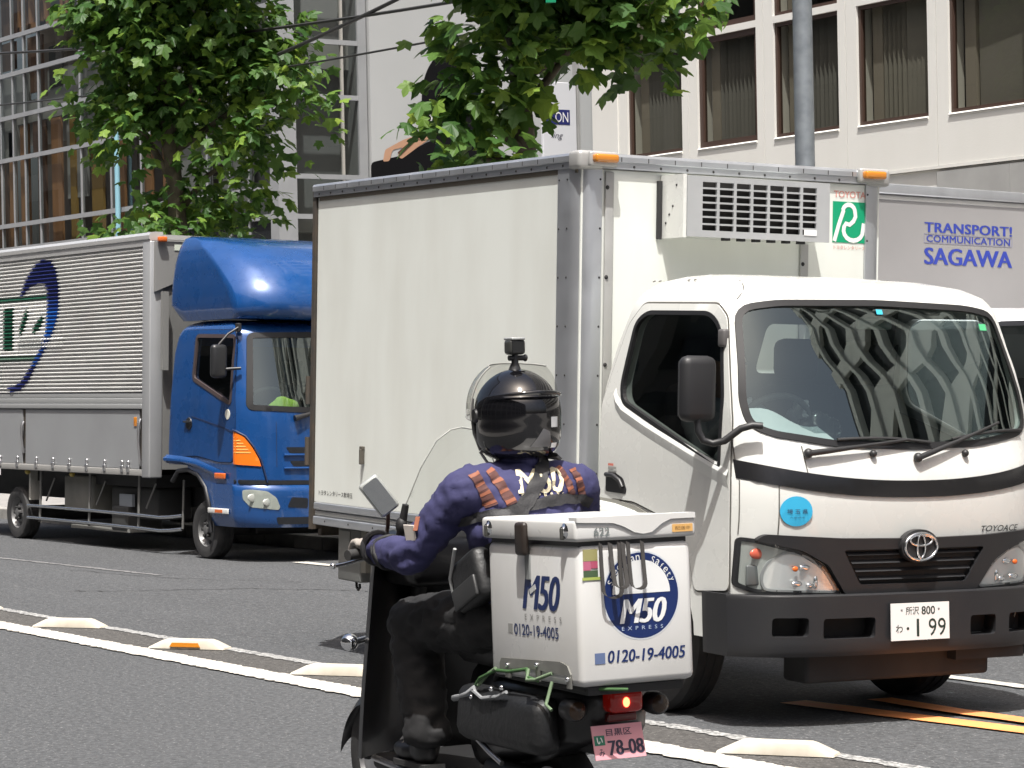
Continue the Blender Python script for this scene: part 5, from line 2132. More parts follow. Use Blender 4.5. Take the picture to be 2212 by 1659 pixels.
# lime cloth lying on the blue truck's dashboard
b = MB()
rc = random.Random(4)
b.ball((0, 0, 0), (.07, .15, .10), 20, 12)
for i, v in enumerate(b.v):
    q = Vector(v)
    k = 1 + .28 * noise.noise(q * 14) + .12 * noise.noise(q * 33)
    b.v[i] = (q.x * k, q.y * k, max(-.05, q.z * k))
cl_ = b.build('green_cloth', M('lime_cloth', (.42, .62, .08), .9, bump=.3, bscale=40), None, 60)
tag(cl_, 'crumpled lime green cloth on the blue truck dashboard', 'cloth')
cl_.matrix_world = BT.matrix_world @ Matrix.Translation((.66, -.60, 1.395))

# ================================================================= grey parcel truck at the right
GT = thing('parcel_truck', 'grey parcel truck with blue lettering behind the white truck at the right edge', 'truck',
           Matrix.Translation((-10.9, 11.3, road_z(11.3))) @ rotm(0, 0, rad(-1.685)), 'trucks in the street')
gx = -.9
pgrey = M('parcel_grey', (.27, .265, .265), .5, dirt=.2, dscale=1.5)
b = MB()
b.box(-4.6, gx, -.95, .95, .75, 2.76, .01)
b.build('cargo_box', pgrey, GT)
for z0, z1, o_ in ((2.735, 2.80, .02), (2.70, 2.73, .008)):
    b = MB()
    b.box(-4.6, gx + o_, -.95 - o_, .95 + o_, z0, z1, .008)
    b.build('roof_rail', alu_dull if z0 < 2.72 else alu, GT, 40)
sblue = M('lettering_blue', (.025, .045, .30), .5)
cy = .015
text(GT, 'lettering', "TRANSPORT!", sblue, lambda u, v: (gx + .002, cy + u, 2.545 + v), .75, .062, .03, 0, 1.05)
text(GT, 'lettering', 'COMMUNICATION', sblue, lambda u, v: (gx + .002, cy + u, 2.475 + v), .72, .042, .015, 0, 1.05)
text(GT, 'lettering', 'SAGAWA', sblue, lambda u, v: (gx + .002, cy + u, 2.365 + v), .75, .105, .03)
b = MB()
for z in (2.447, 2.503):
    b.box(gx + .0005, gx + .002, cy - .38, cy + .38, z - .002, z + .002)
for y in (-.38, .38):
    b.box(gx + .0005, gx + .002, cy + y - .002, cy + y + .002, 2.447, 2.503)
b.build('frame_line', M('line_grey_blue', (.22, .22, .30), .5), GT)
gs = dict(xc=[(.34, .80), (.9, .84), (1.2, .80), (1.88, .52), (1.95, .42), (1.99, .25), (2.01, 0)], a=[(.3, .06)], b=[(.3, .12)],
          hw=[(.34, .86), (1.2, .865), (1.88, .80), (1.94, .76), (1.985, .68), (2.01, .55)], xr=[(.34, -.80), (1.5, -.80), (1.9, -.75), (2.01, -.5)])
XG, lg_ = make_cab(gs)
gc = lg_([.40, .6, .9, 1.1, 1.25, 1.4, 1.6, 1.8, 1.88, 1.92, 1.95, 1.97, 1.985, 2.0, 2.01]).build('cab', M('cab_white', (.76, .77, .80), .25, coat=.6), GT)
gin = lg_([.6, 1.1, 1.25, 1.6, 1.88, 1.93], .05).build('x', white_paint, GT)
gw = rounded([(.15, 1.30), (.15, 1.905), (.44, 1.905), (.50, 1.85), (.66, 1.28)], .05)
q1 = MB()
q1.prism(gw, -1.3, 1.3, lambda u, v, d: (u, d, v))
q1 = q1.build('x', white_paint, GT)
gws = rounded([(-.78, 1.26), (-.72, 1.86), (.72, 1.86), (.78, 1.26)], .06)
q2 = MB()
q2.prism(gws, .3, 1.2, lambda u, v, d: (d, u, v))
q2 = q2.build('x', white_paint, GT)
boolean(gc, [gin, q1, q2])
gc.data.polygons.foreach_set('use_smooth', [True] * len(gc.data.polygons))
gc.data.set_sharp_from_angle(angle=rad(28))


def side3(u, v):
    return (u, -interp(gs['hw'], v), v)


b = MB()
surf_poly(b, inset(gw, -.012), [inset(gw, .018)], side3, .07, .02, (0, -1, 0), .006)
b.build('window_trim', trim, GT)
b = MB()
surf_poly(b, inset(gw, .006), [], side3, .08, 0, (0, -1, 0), -.012)
b.build('side_pane', glass('side_glass', (.34, .37, .36)), GT, 60)
b = MB()
surf_poly(b, inset(gws, .002), [], lambda u, v: (XG(u, v), u, v), .08, 0, (.9, 0, .4), -.004)
b.build('windscreen', glass('windscreen_glass', (.50, .58, .57), 1.55, boost=3.9, gcol=(.84, .95, .90)), GT, 80)
b = MB()
b.box(-.5, -.3, -.7, .7, .8, 1.6, .05)
b.build('seat_row', seat_m, GT, 40)
for x in (0, -2.9):
    for s in (-1, 1):
        wheel(GT, x, s * .75, .34, .18, s)
b = MB()
for y in (-.36, .36):
    b.box(-4.5, .6, y - .05, y + .05, .5, .74)
b.box(.55, .85, -.82, .82, .35, .60, .04)
b.build('chassis_frame', chassis_m, GT, 40)
# ================================================================= scooter, cargo box, rider
SM = Matrix.Translation((-6.023, 4.455, 0)) @ Matrix.Rotation(rad(173.5), 4, 'Z')
gblack = M('scooter_black', (.006, .006, .007), .32, coat=.15, dirt=.25, dirt_col=(.014, .014, .014), dscale=8)
mblack = M('matt_black', (.009, .009, .010), .6, dirt=.4, dirt_col=(.02, .02, .019), dscale=9)
SC = thing('scooter', 'black delivery scooter with pink number plate 78-08', 'scooter', SM)


def swheel(x, r, w_):
    W = bpy.data.objects.new('wheel', None)
    COL.objects.link(W)
    W.parent = SC
    W.location = (x, 0, r)
    b = MB()
    h = w_ / 2
    b.lathe([(r * .62, -h * .8), (r * .85, -h), (r * .97, -h * .6), (r, 0), (r * .97, h * .6), (r * .85, h), (r * .62, h * .8)], (0, 0, 0), (0, 1, 0), 40)
    b.build('tyre', rubber, W, 50)
    b = MB()
    for s in (-1, 1):
        b.lathe([(r * .62, h * .8), (r * .58, h * .5), (r * .3, h * .3), (r * .22, h * .9), (.001, h * .9)], (0, 0, 0), (0, s, 0), 28)
    for i in range(5):
        a = 2 * math.pi * i / 5
        b.cyl((math.cos(a) * r * .2, 0, math.sin(a) * r * .2), (math.cos(a) * r * .6, 0, math.sin(a) * r * .6), .018, n=8)
    b.build('rim', steel_m, W, 40)


swheel(1.84, .22, .095)
swheel(.50, .22, .10)
b = MB()
b.grid(lambda u, v: (1.84 + .245 * math.cos(rad(10 + 150 * u)), (v - .5) * .13, .22 + .245 * math.sin(rad(10 + 150 * u)) - .06 * (2 * v - 1) ** 2), 18, 8)
b.build('front_fender', gblack, SC, 60)
b = MB()
for s in (-1, 1):
    b.tube([(1.84, s * .065, .22), (1.70, s * .065, .48), (1.62, s * .04, .62)], .02, 8)
b.tube([(1.62, 0, .6), (1.44, 0, 1.0)], .028, 10)
b.build('front_fork', mblack, SC, 60)


def shield(u, v, d=0):
    y = (u - .5) * .48 * (1 - .12 * v)
    z = .27 + .69 * v
    x = 1.51 + .13 * (1 - (2 * u - 1) ** 2) - .10 * v - .05 * max(0, .3 - v) + d
    return (x, y, z + .02 * (1 - (2 * u - 1) ** 2) * v)


b = MB()
nu, nv = 22, 16
for d_ in (0, .03):
    b.grid(lambda u, v, d_=d_: shield(u, v, d_), nu, nv)
k = (nu + 1) * (nv + 1)
ring = [i for i in range(nu + 1)] + [(j + 1) * (nu + 1) - 1 for j in range(1, nv + 1)] + [k - 1 - i for i in range(1, nu + 1)] + [j * (nu + 1) for j in range(nv - 1, 0, -1)]
b.f += [(ring[i], ring[(i + 1) % len(ring)], ring[(i + 1) % len(ring)] + k, ring[i] + k) for i in range(len(ring))]
b.build('leg_shield', gblack, SC, 50)
b = MB()
b.tube([shield(0, v, -.004) for v in [i / 12 for i in range(13)]] + [shield(u, 1, -.004) for u in [i / 10 for i in range(1, 11)]], .012, 8)
b.build('shield_rim', M('rim_dark_gloss', (.03, .03, .032), .2), SC, 60)
b = MB()
b.box(1.28, 1.56, -.14, .14, .86, 1.05, .05)
b.ball((1.56, 0, .95), (.07, .085, .085), 20, 12)
b.build('handle_cowl', gblack, SC, 50)
b = MB()
b.tube([(1.20, .40, .992), (1.235, .28, 1.0), (1.31, .14, 1.005), (1.34, 0, 1.0), (1.31, -.14, 1.005), (1.235, -.28, 1.0), (1.20, -.40, .992)], .012, 10)
b.build('handlebar', mblack, SC, 60)
for s in (-1, 1):
    b = MB()
    b.tube([(1.198, s * .405, .992), (1.232, s * .29, .999)], .018, 12)
    b.build('grip', rubber, SC, 60)
    b = MB()
    b.tube([(1.265, s * .25, .985), (1.285, s * .30, .972), (1.275, s * .38, .958), (1.265, s * .425, .954)], .006, 8)
    b.ball((1.263, s * .43, .954), .011, 10, 8)
    b.build('brake_lever', chrome, SC, 60)
# mirror (near one and far one): housing, glass, stem
for s in (-1, 1):
    ax_l = Vector((0, -s * .62, -.78)).normalized()
    c_ = Vector((1.045, s * .355, 1.19))
    nrm_ = Vector((-.93, s * .30, -.06)).normalized()
    ax_s = nrm_.cross(ax_l).normalized()
    ax_l = ax_s.cross(nrm_).normalized()
    mm = Matrix(((ax_l.x, ax_s.x, nrm_.x, c_.x), (ax_l.y, ax_s.y, nrm_.y, c_.y), (ax_l.z, ax_s.z, nrm_.z, c_.z), (0, 0, 0, 1)))
    b = MB()
    b.box(-.066, .066, -.037, .037, -.022, .0, .012, mm)
    mo = b.build('mirror', M('mirror_rim_grey', (.45, .47, .45), .3, .4), SC, 50)
    b = MB()
    b.prism(rounded([(-.058, -.03), (.058, -.03), (.058, .03), (-.058, .03)], .012), .001, .003, lambda u, v, d: mm @ Vector((u, v, d)))
    b.build('mirror_glass', M('mirror_silver', (.55, .57, .58), .03, 1.0), mo)
    b = MB()
    e = mm @ Vector((.05, 0, -.012))
    b.tube([e, e + Vector((.05, -s * .02, -.06)), (1.18, s * .27, 1.06), (1.235, s * .255, 1.0)], .007, 8)
    b.build('mirror_stem', M('stem_rust', (.10, .05, .03), .5), mo, 60)
# little lever / phone holder post next to the near mirror
b = MB()
b.tube([(1.24, .21, 1.0), (1.22, .20, 1.06), (1.20, .19, 1.15)], [.008, .016, .012], 8)
b.ball((1.215, .20, 1.08), (.022, .02, .03), 12, 8)
b.build('accessory_post', mblack, SC, 60)
# tall clear windscreen
wsp = [(-.2, .98), (-.205, 1.06), (-.185, 1.14), (-.14, 1.27), (-.09, 1.36), (-.04, 1.395), (0, 1.402), (.04, 1.395), (.09, 1.36), (.14, 1.27), (.185, 1.14), (.205, 1.06), (.2, .98)]
wfn = lambda u, v: (1.30 - .36 * (v - 1.0) - .9 * u * u, u, v)
b = MB()
surf_poly(b, wsp, [], wfn, .04, 0, (-1, 0, 0), 0)
b.build('windscreen', glass('clear_screen', (.90, .91, .90), 1.35), SC, 80)
b = MB()
b.tube([wfn(u, v) for u, v in wsp], .0028, 6)
b.build('screen_edge', M('screen_edge', (.34, .35, .33), .3), SC, 60)
# floor, seat, rear body
b = MB()
b.box(.86, 1.52, -.19, .19, .23, .285, .02)
b.build('floorboard', mblack, SC, 40)
b = MB()
for s in (-1, 1):
    b.tube([(1.50, s * .19, .27), (1.2, s * .2, .262), (.88, s * .19, .262)], .012, 8)
b.build('floor_trim', steel_m, SC, 60)
b = MB()
b.box(.44, 1.0, -.13, .13, .64, .745, .05)
b.build('seat', M('seat_vinyl', (.016, .016, .017), .5, bump=.05), SC, 50)


def body(u, v):
    x = .14 + .80 * u
    hw_ = (.13 + .045 * math.sin(math.pi * min(1, u * 1.1))) * (1 - .25 * (1 - v) ** 2)
    z0 = .30 + .18 * (1 - u) ** 1.5
    a = math.pi * v
    z1 = .66
    return x, hw_, z0, z1


b = MB()
nx_, na = 16, 18
vs = []
for i in range(nx_ + 1):
    u = i / nx_
    x, hw_, z0, z1 = body(u, .5)
    k_ = .55 if i in (0, nx_) else 1
    zc, hz = (z0 + z1) / 2, (z1 - z0) / 2
    for j in range(na):
        a = 2 * math.pi * j / na
        ca, sa = math.cos(a), math.sin(a)
        ca = math.copysign(abs(ca) ** .55, ca)
        sa = math.copysign(abs(sa) ** .55, sa)
        vs.append((x, hw_ * ca * k_, zc + hz * sa * k_))
b.add(vs, [(i * na + j, i * na + (j + 1) % na, (i + 1) * na + (j + 1) % na, (i + 1) * na + j) for i in range(nx_) for j in range(na)] + [tuple(range(na - 1, -1, -1)), tuple(range(nx_ * na, (nx_ + 1) * na))])
b.build('rear_body', gblack, SC, 50)
b = MB()
b.box(.34, .72, .09, .17, .20, .37, .03)
eng = b.build('engine_cover', M('engine_grey', (.045, .046, .047), .5, .3), SC, 50)
b = MB()
for i in range(4):
    b.box(.37, .69, .168, .180, .225 + i * .033, .238 + i * .033, .004)
b.build('cover_rib', M('rib_grey', (.10, .10, .10), .4, .4), eng, 40)
b = MB()
b.tube([(.72, .19, .44), (.60, .195, .40), (.53, .19, .375)], .009, 8)
b.build('kick_lever', steel_m, SC, 60)
b = MB()
b.tube([(.8, -.14, .22), (.5, -.17, .26), (.1, -.18, .32)], [.03, .045, .045], 12)
b.build('exhaust', steel_m, SC, 60)
b = MB()
b.box(.02, .62, -.16, .16, .635, .66)
for s in (-1, 1):
    b.tube([(.04, s * .15, .648), (.62, s * .15, .648), (.70, s * .12, .60)], .012, 8)
b.build('rear_rack', mblack, SC, 60)
# soft black side bag under the net, buckle, cords
b = MB()
b.box(.24, .80, .12, .225, .42, .605, .05)
for i, v in enumerate(b.v):
    q = Vector(v)
    b.v[i] = tuple(q + Vector((0, .012 * noise.noise(q * 12), .012 * noise.noise(q * 9 + Vector((3, 0, 0))))))
b.build('side_pouch', M('pouch_nylon', (.009, .0095, .0105), .5, bump=.35, bscale=35), SC, 60)
cord = M('green_cord', (.03, .085, .022), .8)
pal = M('pale_cord', (.13, .19, .11), .8)
for pts, mt in (([(.66, .215, .60), (.60, .225, .635), (.53, .205, .665), (.42, .215, .672), (.31, .21, .69), (.29, .22, .668), (.25, .205, .66)], cord),
                ([(.62, .222, .61), (.58, .205, .65), (.52, .21, .672)], pal), ([(.30, .21, .69), (.285, .225, .66), (.24, .22, .665), (.17, .2, .69)], pal),
                ([(.17, .2, .665), (.165, .225, .60), (.14, .22, .585)], pal), ([(.10, .18, .672), (0.02, .12, .652), (-.02, .05, .65)], cord)):
    b = MB()
    b.tube(pts, .0055, 8)
    b.build('bungee_cord', mt, SC, 60)
b = MB()
b.tube([(.84, .20, .545), (.76, .215, .558), (.70, .218, .575), (.64, .222, .60)], .011, 6)
b.tube([(.66, .226, .595), (.58, .23, .575), (.48, .228, .59), (.42, .226, .61)], .006, 6)
b.build('webbing_strap', M('webbing_grey', (.25, .26, .27), .6), SC, 60)
b = MB()
for p in ((.65, .232, .572), (.505, .235, .612), (.44, .232, .622), (.71, .21, .50)):
    b.ball(p, .008, 8, 6)
b.build('snap_hook', chrome, SC, 80)
# rear lamps, plate
b = MB()
b.box(.085, .16, -.066, .046, .565, .637, .018)
tl = b.build('tail_lamp', M('tail_red', (.20, .005, .006), .2, coat=.4, emit=(1, .03, .01), estr=.03), SC, 50)
b = MB()
b.ball((.083, -.002, .598), (.008, .011, .015), 12, 8)
b.build('bulb_glow', M('bulb_red', (.9, .08, .03), .4, emit=(1, .10, .04), estr=6), tl, 80)
b = MB()
b.box(.12, .15, -.06, .04, .535, .562, .006)
b.build('red_reflector', M('reflector_dark_red', (.10, .004, .004), .25, coat=.4), tl, 40)
b = MB()
b.box(.16, .30, -.075, .06, .43, .64, .02)
b.build('rear_fender', mblack, SC, 40)
for s in (-1, 1):
    b = MB()
    b.tube([(.22, s * .05, .585), (.18, s * .11, .58)], .010, 8)
    b.lathe([(.034, .03), (.036, 0), (.033, -.022), (.018, -.034), (.001, -.037)], (.15, s * .142, .578), (1, 0, 0), 20)
    wk = b.build('turn_signal', blackp, SC, 50)
    b = MB()
    b.lathe([(.001, .018), (.02, .014), (.031, 0)], (.128, s * .142, .578), (-1, 0, 0), 18)
    b.build('lens', M('smoked_amber', (.05, .03, .018), .25), wk, 60)
    b = MB()
    b.ball((1.495, s * .275, .672), (.032, .030, .030), 18, 12)
    b.tube([(1.495, s * .255, .672), (1.53, s * .17, .68)], .012, 8)
    b.build('front_turn_signal', chrome, SC, 80)
pinkm = M('plate_pink', (.72, .34, .38), .5, dirt=.15)
pink_ink = M('plate_ink_dark', (.035, .03, .055), .5)
pm = Matrix.Translation((.095, .022, .482)) @ Matrix.Rotation(math.pi, 4, 'Z') @ Matrix.Rotation(rad(-16), 4, 'Y')
pp = number_plate(SC, pm, .172, .102, pinkm, pink_ink, [('目黒区', .004, .028, .086, .021, .008, None), ('78-08', .022, -.018, .118, .044, .03, None), ('み', -.062, -.030, .019, .022, .01, None)])
b = MB()
b.box(.0042, .0052, -.082, -.047, -.008, .021)
b.build('green_sticker', M('plate_green', (.02, .17, .10), .5), pp)
text(pp, 'sticker_mark', 'い', M('mark_white', (.75, .78, .75), .5), lambda u, v: (.006, -.0645 + u, .006 + v), .018, .02, .02)

# ---------------------------------------------------------------- cargo box
CB = thing('delivery_box', 'white insulated delivery box with blue M50 lettering on the scooter rack', 'box', SM @ Matrix.Translation((0, 0, .668)) @ Matrix.Rotation(rad(1.6), 4, 'Y'))
cbw = M('box_plastic', (.60, .60, .59), .35, dirt=.35, dirt_col=(.46, .45, .41), dscale=4, rvar=.1)
HB_ = .194
b = MB()
b.box(0, .585, -HB_, HB_, -.006, .408, .022)
b.build('shell', cbw, CB, 40)
b = MB()
b.box(.012, .573, -HB_ + .012, HB_ - .012, .40, .425)
b.build('lid_seal', blackp, CB)
b = MB()
b.box(-.012, .597, -HB_ - .012, HB_ + .012, .419, .484, .012)
LD = b.build('lid', cbw, CB, 40)
top_e = .4845
wave = [(HB_ + .008, .476), (.08, .470), (.045, .458), (.01, .440), (-.02, .434), (-.05, .438), (-.085, .462), (-.115, .474), (-HB_ - .006, .474), (-HB_ - .006, .490), (HB_ + .008, .490)]
b = MB()
surf_poly(b, wave, [], lambda u, v: (-.012, u, v), .04, .05, (-1, 0, 0), .006)
b.build('lid_rim', cbw, LD, 30)
prt = M('print_navy_box', (.006, .020, .10), .4)
grey_print = M('print_grey', (.25, .25, .24), .5)


def left(xc, zc):
    return lambda u, v: (xc - u, HB_ + .0012, zc + v)


def rear(yc, zc, lift=.0012):
    return lambda u, v: (-lift, yc - u, zc + v)


text(CB, 'lettering', 'M50', prt, left(.232, .262), .235, .105, .035, .28, .95)
text(CB, 'lettering', 'EXPRESS', grey_print, left(.225, .186), .235, .018, .0, 0, 2.2)
text(CB, 'lettering', '0120-19-4005', prt, left(.272, .146), .285, .034, .018)
b = MB()
b.box(.425, .455, HB_ + .0002, HB_ + .0012, .132, .160)
b.build('phone_mark', grey_print, CB)
b = MB()
b.prism([(.30, .255), (.262, .272), (.268, .287), (.306, .270)], HB_ + .0015, HB_ + .0022, lambda u, v, d: (u, d, v))
b.build('grey_tag', M('tag_grey', (.50, .51, .50), .5), CB)
# round emblem on the rear
cyc, czc = -.016, .253
em_w = M('emblem_white_box', (.70, .71, .71), .4)
b = MB()
b.prism([(cyc + .131 * math.cos(t), czc + .131 * math.sin(t)) for t in [2 * math.pi * i / 56 for i in range(56)]], .0002, .0006, lambda u, v, d: (-d, u, v))
EB = b.build('round_emblem', M('emblem_ring_pale', (.55, .58, .62), .4), CB)
b = MB()
b.prism([(cyc + .126 * math.cos(t), czc + .126 * math.sin(t)) for t in [2 * math.pi * i / 56 for i in range(56)]], .0008, .0012, lambda u, v, d: (-d, u, v))
b.build('navy_disc', prt, EB)
b = MB()
b.prism([(cyc + .098 * math.cos(t), czc + .006 + .098 * math.sin(t)) for t in [math.pi * i / 28 for i in range(29)]], .0014, .0018, lambda u, v, d: (-d, u, v))
b.build('white_half', em_w, EB)
text(EB, 'lettering', 'M50', em_w, rear(cyc - .004, .208, .0022), .155, .072, .03, .28, .95)
text(EB, 'lettering', 'EXPRESS', M('emblem_pale_text', (.38, .45, .58), .5), rear(cyc, .158, .0022), .14, .011, .0, 0, 2.0)
msg = 'Speed and Safety'
for i, ch in enumerate(msg):
    if ch == ' ':
        continue
    a = rad(158 - i * 136 / (len(msg) - 1))
    ca, sa = math.cos(a - math.pi / 2), math.sin(a - math.pi / 2)
    px_, pz_ = -.111 * math.cos(a), .111 * math.sin(a)
    text(EB, 'arc_letter', ch, em_w, lambda u, v: (-.0022, cyc + px_ - (u * ca - v * sa), czc + pz_ + (u * sa + v * ca)), None, .016 if ch.islower() else .02, .0)
text(CB, 'lettering', '0120-19-4005', prt, rear(-.028, .079), .262, .036, .018, .15)
b = MB()
b.box(-.0014, -.0003, .113, .147, .060, .092)
b.build('phone_mark', M('print_blue_grey', (.10, .14, .26), .5), CB)
text(LD, 'lettering', '622', M('print_slate', (.16, .18, .18), .5), rear(.118, .446, .0145), .052, .026, .012)
b = MB()
b.box(-.0145, -.0125, -.192, -.122, .434, .457)
os_ = b.build('orange_sticker', M('sticker_orange', (.62, .36, .12), .5), LD)
text(os_, 'sticker_print', '配送中', M('sticker_brown', (.2, .11, .04), .5), lambda u, v: (-.0152, -.157 - u, .4455 + v), .052, .011, .0)
for (y0, y1, z0, z1, col) in ((.128, .176, .362, .396, (.30, .28, .12)), (.128, .15, .340, .361, (.40, .08, .14)), (.151, .176, .335, .361, (.45, .12, .2)), (.128, .176, .315, .334, (.06, .10, .05)), (.12, .18, .306, .3145, (.35, .42, .10))):
    b = MB()
    b.box(-.0022, -.0006, y0, y1, z0, z1)
    b.build('colour_sticker', M('sticker_%d' % int(col[0] * 1000 + z0 * 100), col, .5), CB)
# latch studs and clasp
for x in (.545, .052):
    b = MB()
    b.lathe([(.001, .010), (.014, .009), (.018, .003), (.024, .0)], (x, HB_ + .012, .45), (0, 1, 0), 18)
    so = b.build('latch_stud', chrome, LD, 40)
    b = MB()
    b.box(x - .006, x + .006, HB_ + .014, HB_ + .026, .425, .46, .003)
    b.build('stud_pin', M('stud_dark', (.12, .12, .11), .35, .7), so)
b = MB()
b.box(.283, .345, HB_ + .006, HB_ + .030, .372, .473, .012)
cl2 = b.build('clasp', M('clasp_brown_black', (.022, .016, .013), .45), CB, 50)
b = MB()
b.box(.293, .297 + .025, HB_ + .001, HB_ + .006, .30, .375)
b.build('clasp_strap', M('strap_grey', (.20, .21, .21), .5), cl2)
# hanging strap loops at the rear
stm = M('dark_strap', (.045, .042, .04), .7, bump=.15, bscale=60)
for (y0, y1, dep, wd, out) in ((.126, .064, .160, .011, .012), (.094, .052, .132, .014, .026), (.034, -.014, .138, .012, .016)):
    P = []
    for i in range(17):
        t = i / 16
        sm_ = min(1, max(0, (t - .3) / .4))
        P.append((-.012 - out * math.sin(math.pi * t) - .004, y0 + (y1 - y0) * sm_ * sm_ * (3 - 2 * sm_), .412 - dep * math.sin(math.pi * t) ** .7))
    L_ = [(p[0], p[1] + wd / 2, p[2] + .003) for p in P]
    R_ = [(p[0], p[1] - wd / 2, p[2] - .003) for p in P]
    L2 = [(p[0] - .004, p[1], p[2]) for p in L_]
    R2 = [(p[0] - .004, p[1], p[2]) for p in R_]
    b = MB()
    n = len(P)
    fs = []
    for i in range(n - 1):
        fs += [(i, i + 1, n + i + 1, n + i), (2 * n + i, 3 * n + i, 3 * n + i + 1, 2 * n + i + 1), (i, 2 * n + i, 2 * n + i + 1, i + 1), (n + i, n + i + 1, 3 * n + i + 1, 3 * n + i)]
    b.add(L_ + R_ + L2 + R2, fs)
    b.build('strap_loop', stm, CB, 60)
# mounting bracket low on the left
b = MB()
br = [(.512, .036), (.500, .052), (.12, .064), (.075, .055), (.055, .030), (.055, -.012), (.080, -.012), (.080, .024), (.245, .030), (.25, -.004), (.275, -.004), (.275, .030), (.44, .022), (.445, -.006), (.475, -.006), (.475, .018), (.512, .005)]
b.prism(br, HB_ + .0005, HB_ + .006, lambda u, v, d: (u, d, v))
b.build('mount_bracket', M('bracket_steel', (.26, .26, .24), .45, .6, dirt=.5, dscale=12), CB)
b = MB()
for x, z in ((.455, .032), (.262, .045), (.07, .015)):
    b.ball((x, HB_ + .008, z), .008, 8, 6)
b.build('bolt', chrome, CB, 80)

# ---------------------------------------------------------------- rider
RD = thing('person', 'scooter rider in purple jacket, black trousers and black helmet, seen from behind', 'person', SM)
jacket = M('purple_jacket', (.034, .034, .102), .85, dirt=.5, dirt_col=(.020, .020, .062), dscale=5, bump=.3, bscale=18)
pants = M('black_trousers', (.011, .011, .012), .8, bump=.3, bscale=16)
skin_m = M('skin', (.42, .25, .17), .6)


def fused(name, mb, vox, smooth_it, mats, pick, parent, fold=0., fs_=9.):
    me = bpy.data.meshes.new(name)
    me.from_pydata([tuple(p) for p in mb.v], [], mb.f)
    o = bpy.data.objects.new(name, me)
    COL.objects.link(o)
    m = o.modifiers.new('r', 'REMESH')
    m.mode = 'VOXEL'
    m.voxel_size = vox
    s = o.modifiers.new('s', 'SMOOTH')
    s.iterations = smooth_it
    s.factor = .5
    bpy.context.view_layer.update()
    m2 = bpy.data.meshes.new_from_object(o.evaluated_get(bpy.context.evaluated_depsgraph_get()))
    bpy.data.objects.remove(o)
    bpy.data.meshes.remove(me)
    if fold:
        for v in m2.vertices:
            q = v.co
            k = noise.noise(Vector((q.x * fs_, q.y * fs_, q.z * fs_ * 1.8))) + .5 * noise.noise(Vector((q.x * fs_ * 2.3 + 5, q.y * fs_ * 2.3, q.z * fs_ * 3.2)))
            k = 1 - abs(k) * 2
            v.co = q + v.normal * fold * k
    m2.materials.clear()
    for mt in mats:
        m2.materials.append(mt)
    for p in m2.polygons:
        p.material_index = pick(p.center)
        p.use_smooth = True
    o = bpy.data.objects.new(name, m2)
    COL.objects.link(o)
    o.parent = parent
    return o


b = MB()
b.ball((.70, 0, .80), (.155, .19, .12), 20, 12)
b.ball((.705, 0, .94), (.135, .175, .15), 20, 12)
b.ball((.715, 0, 1.09), (.135, .195, .17), 20, 12)
b.ball((.725, 0, 1.19), (.118, .20, .10), 20, 12)
b.capsule((.735, -.18, 1.222), (.735, .18, 1.222), .070, .070)
b.capsule((.73, 0, 1.25), (.755, 0, 1.36), .075, .058)
b.ball((.77, 0, 1.44), (.10, .085, .115), 18, 12)
for s in (-1, 1):
    b.capsule((.735, s * .203, 1.21), (.90, s * .312, 1.00), .070, .054)
    b.capsule((.90, s * .312, 1.00), (1.145, s * .325, 1.012), .056, .043)
    b.capsule((.74, s * .10, .80), (1.165, s * .185, .755), .108, .086)
    b.capsule((1.165, s * .185, .755), (1.08, s * .185, .42), .084, .072)
    b.cyl((1.08, s * .185, .42), (1.075, s * .185, .375), .075, .078)


def region(c):
    if c.z > 1.335 and abs(c.y) < .15:
        return 2
    if c.z > .90 or (c.x < .80 and c.z > .86):
        return 0
    return 1


RBODY = fused('body', b, .014, 5, [jacket, pants, skin_m], region, RD, .011, 13)
bvh = BVHTree.FromPolygons([v.co for v in RBODY.data.vertices], [tuple(p.vertices) for p in RBODY.data.polygons])


def back(y, z, lift=.004):
    h = bvh.ray_cast(Vector((.2, y, z)), Vector((1, 0, 0)))
    if h[0] is None:
        return Vector((.62, y, z))
    return h[0] + h[1] * lift if h[1].x < 0 else h[0] - Vector((lift, 0, 0))


def back_strip(name, pts, wd, mat, lift, parent, n=14, nw=4, th=.004):
    P = []
    for a, c_ in zip(pts, pts[1:]):
        P += [Vector(a).lerp(Vector(c_), t / n) for t in range(n)]
    P.append(Vector(pts[-1]))
    vs = []
    for i, p in enumerate(P):
        d = (P[min(i + 1, len(P) - 1)] - P[max(i - 1, 0)]).normalized()
        q = Vector((-d.y, d.x))
        for j in range(nw + 1):
            r_ = p + q * wd * (j / nw - .5)
            vs.append(back(r_.x, r_.y, lift))
    m = MB()
    k_ = nw + 1
    m.add(vs, [(i * k_ + j, i * k_ + j + 1, (i + 1) * k_ + j + 1, (i + 1) * k_ + j) for i in range(len(P) - 1) for j in range(nw)])
    return m.build(name, mat, parent, 80, fix=False)


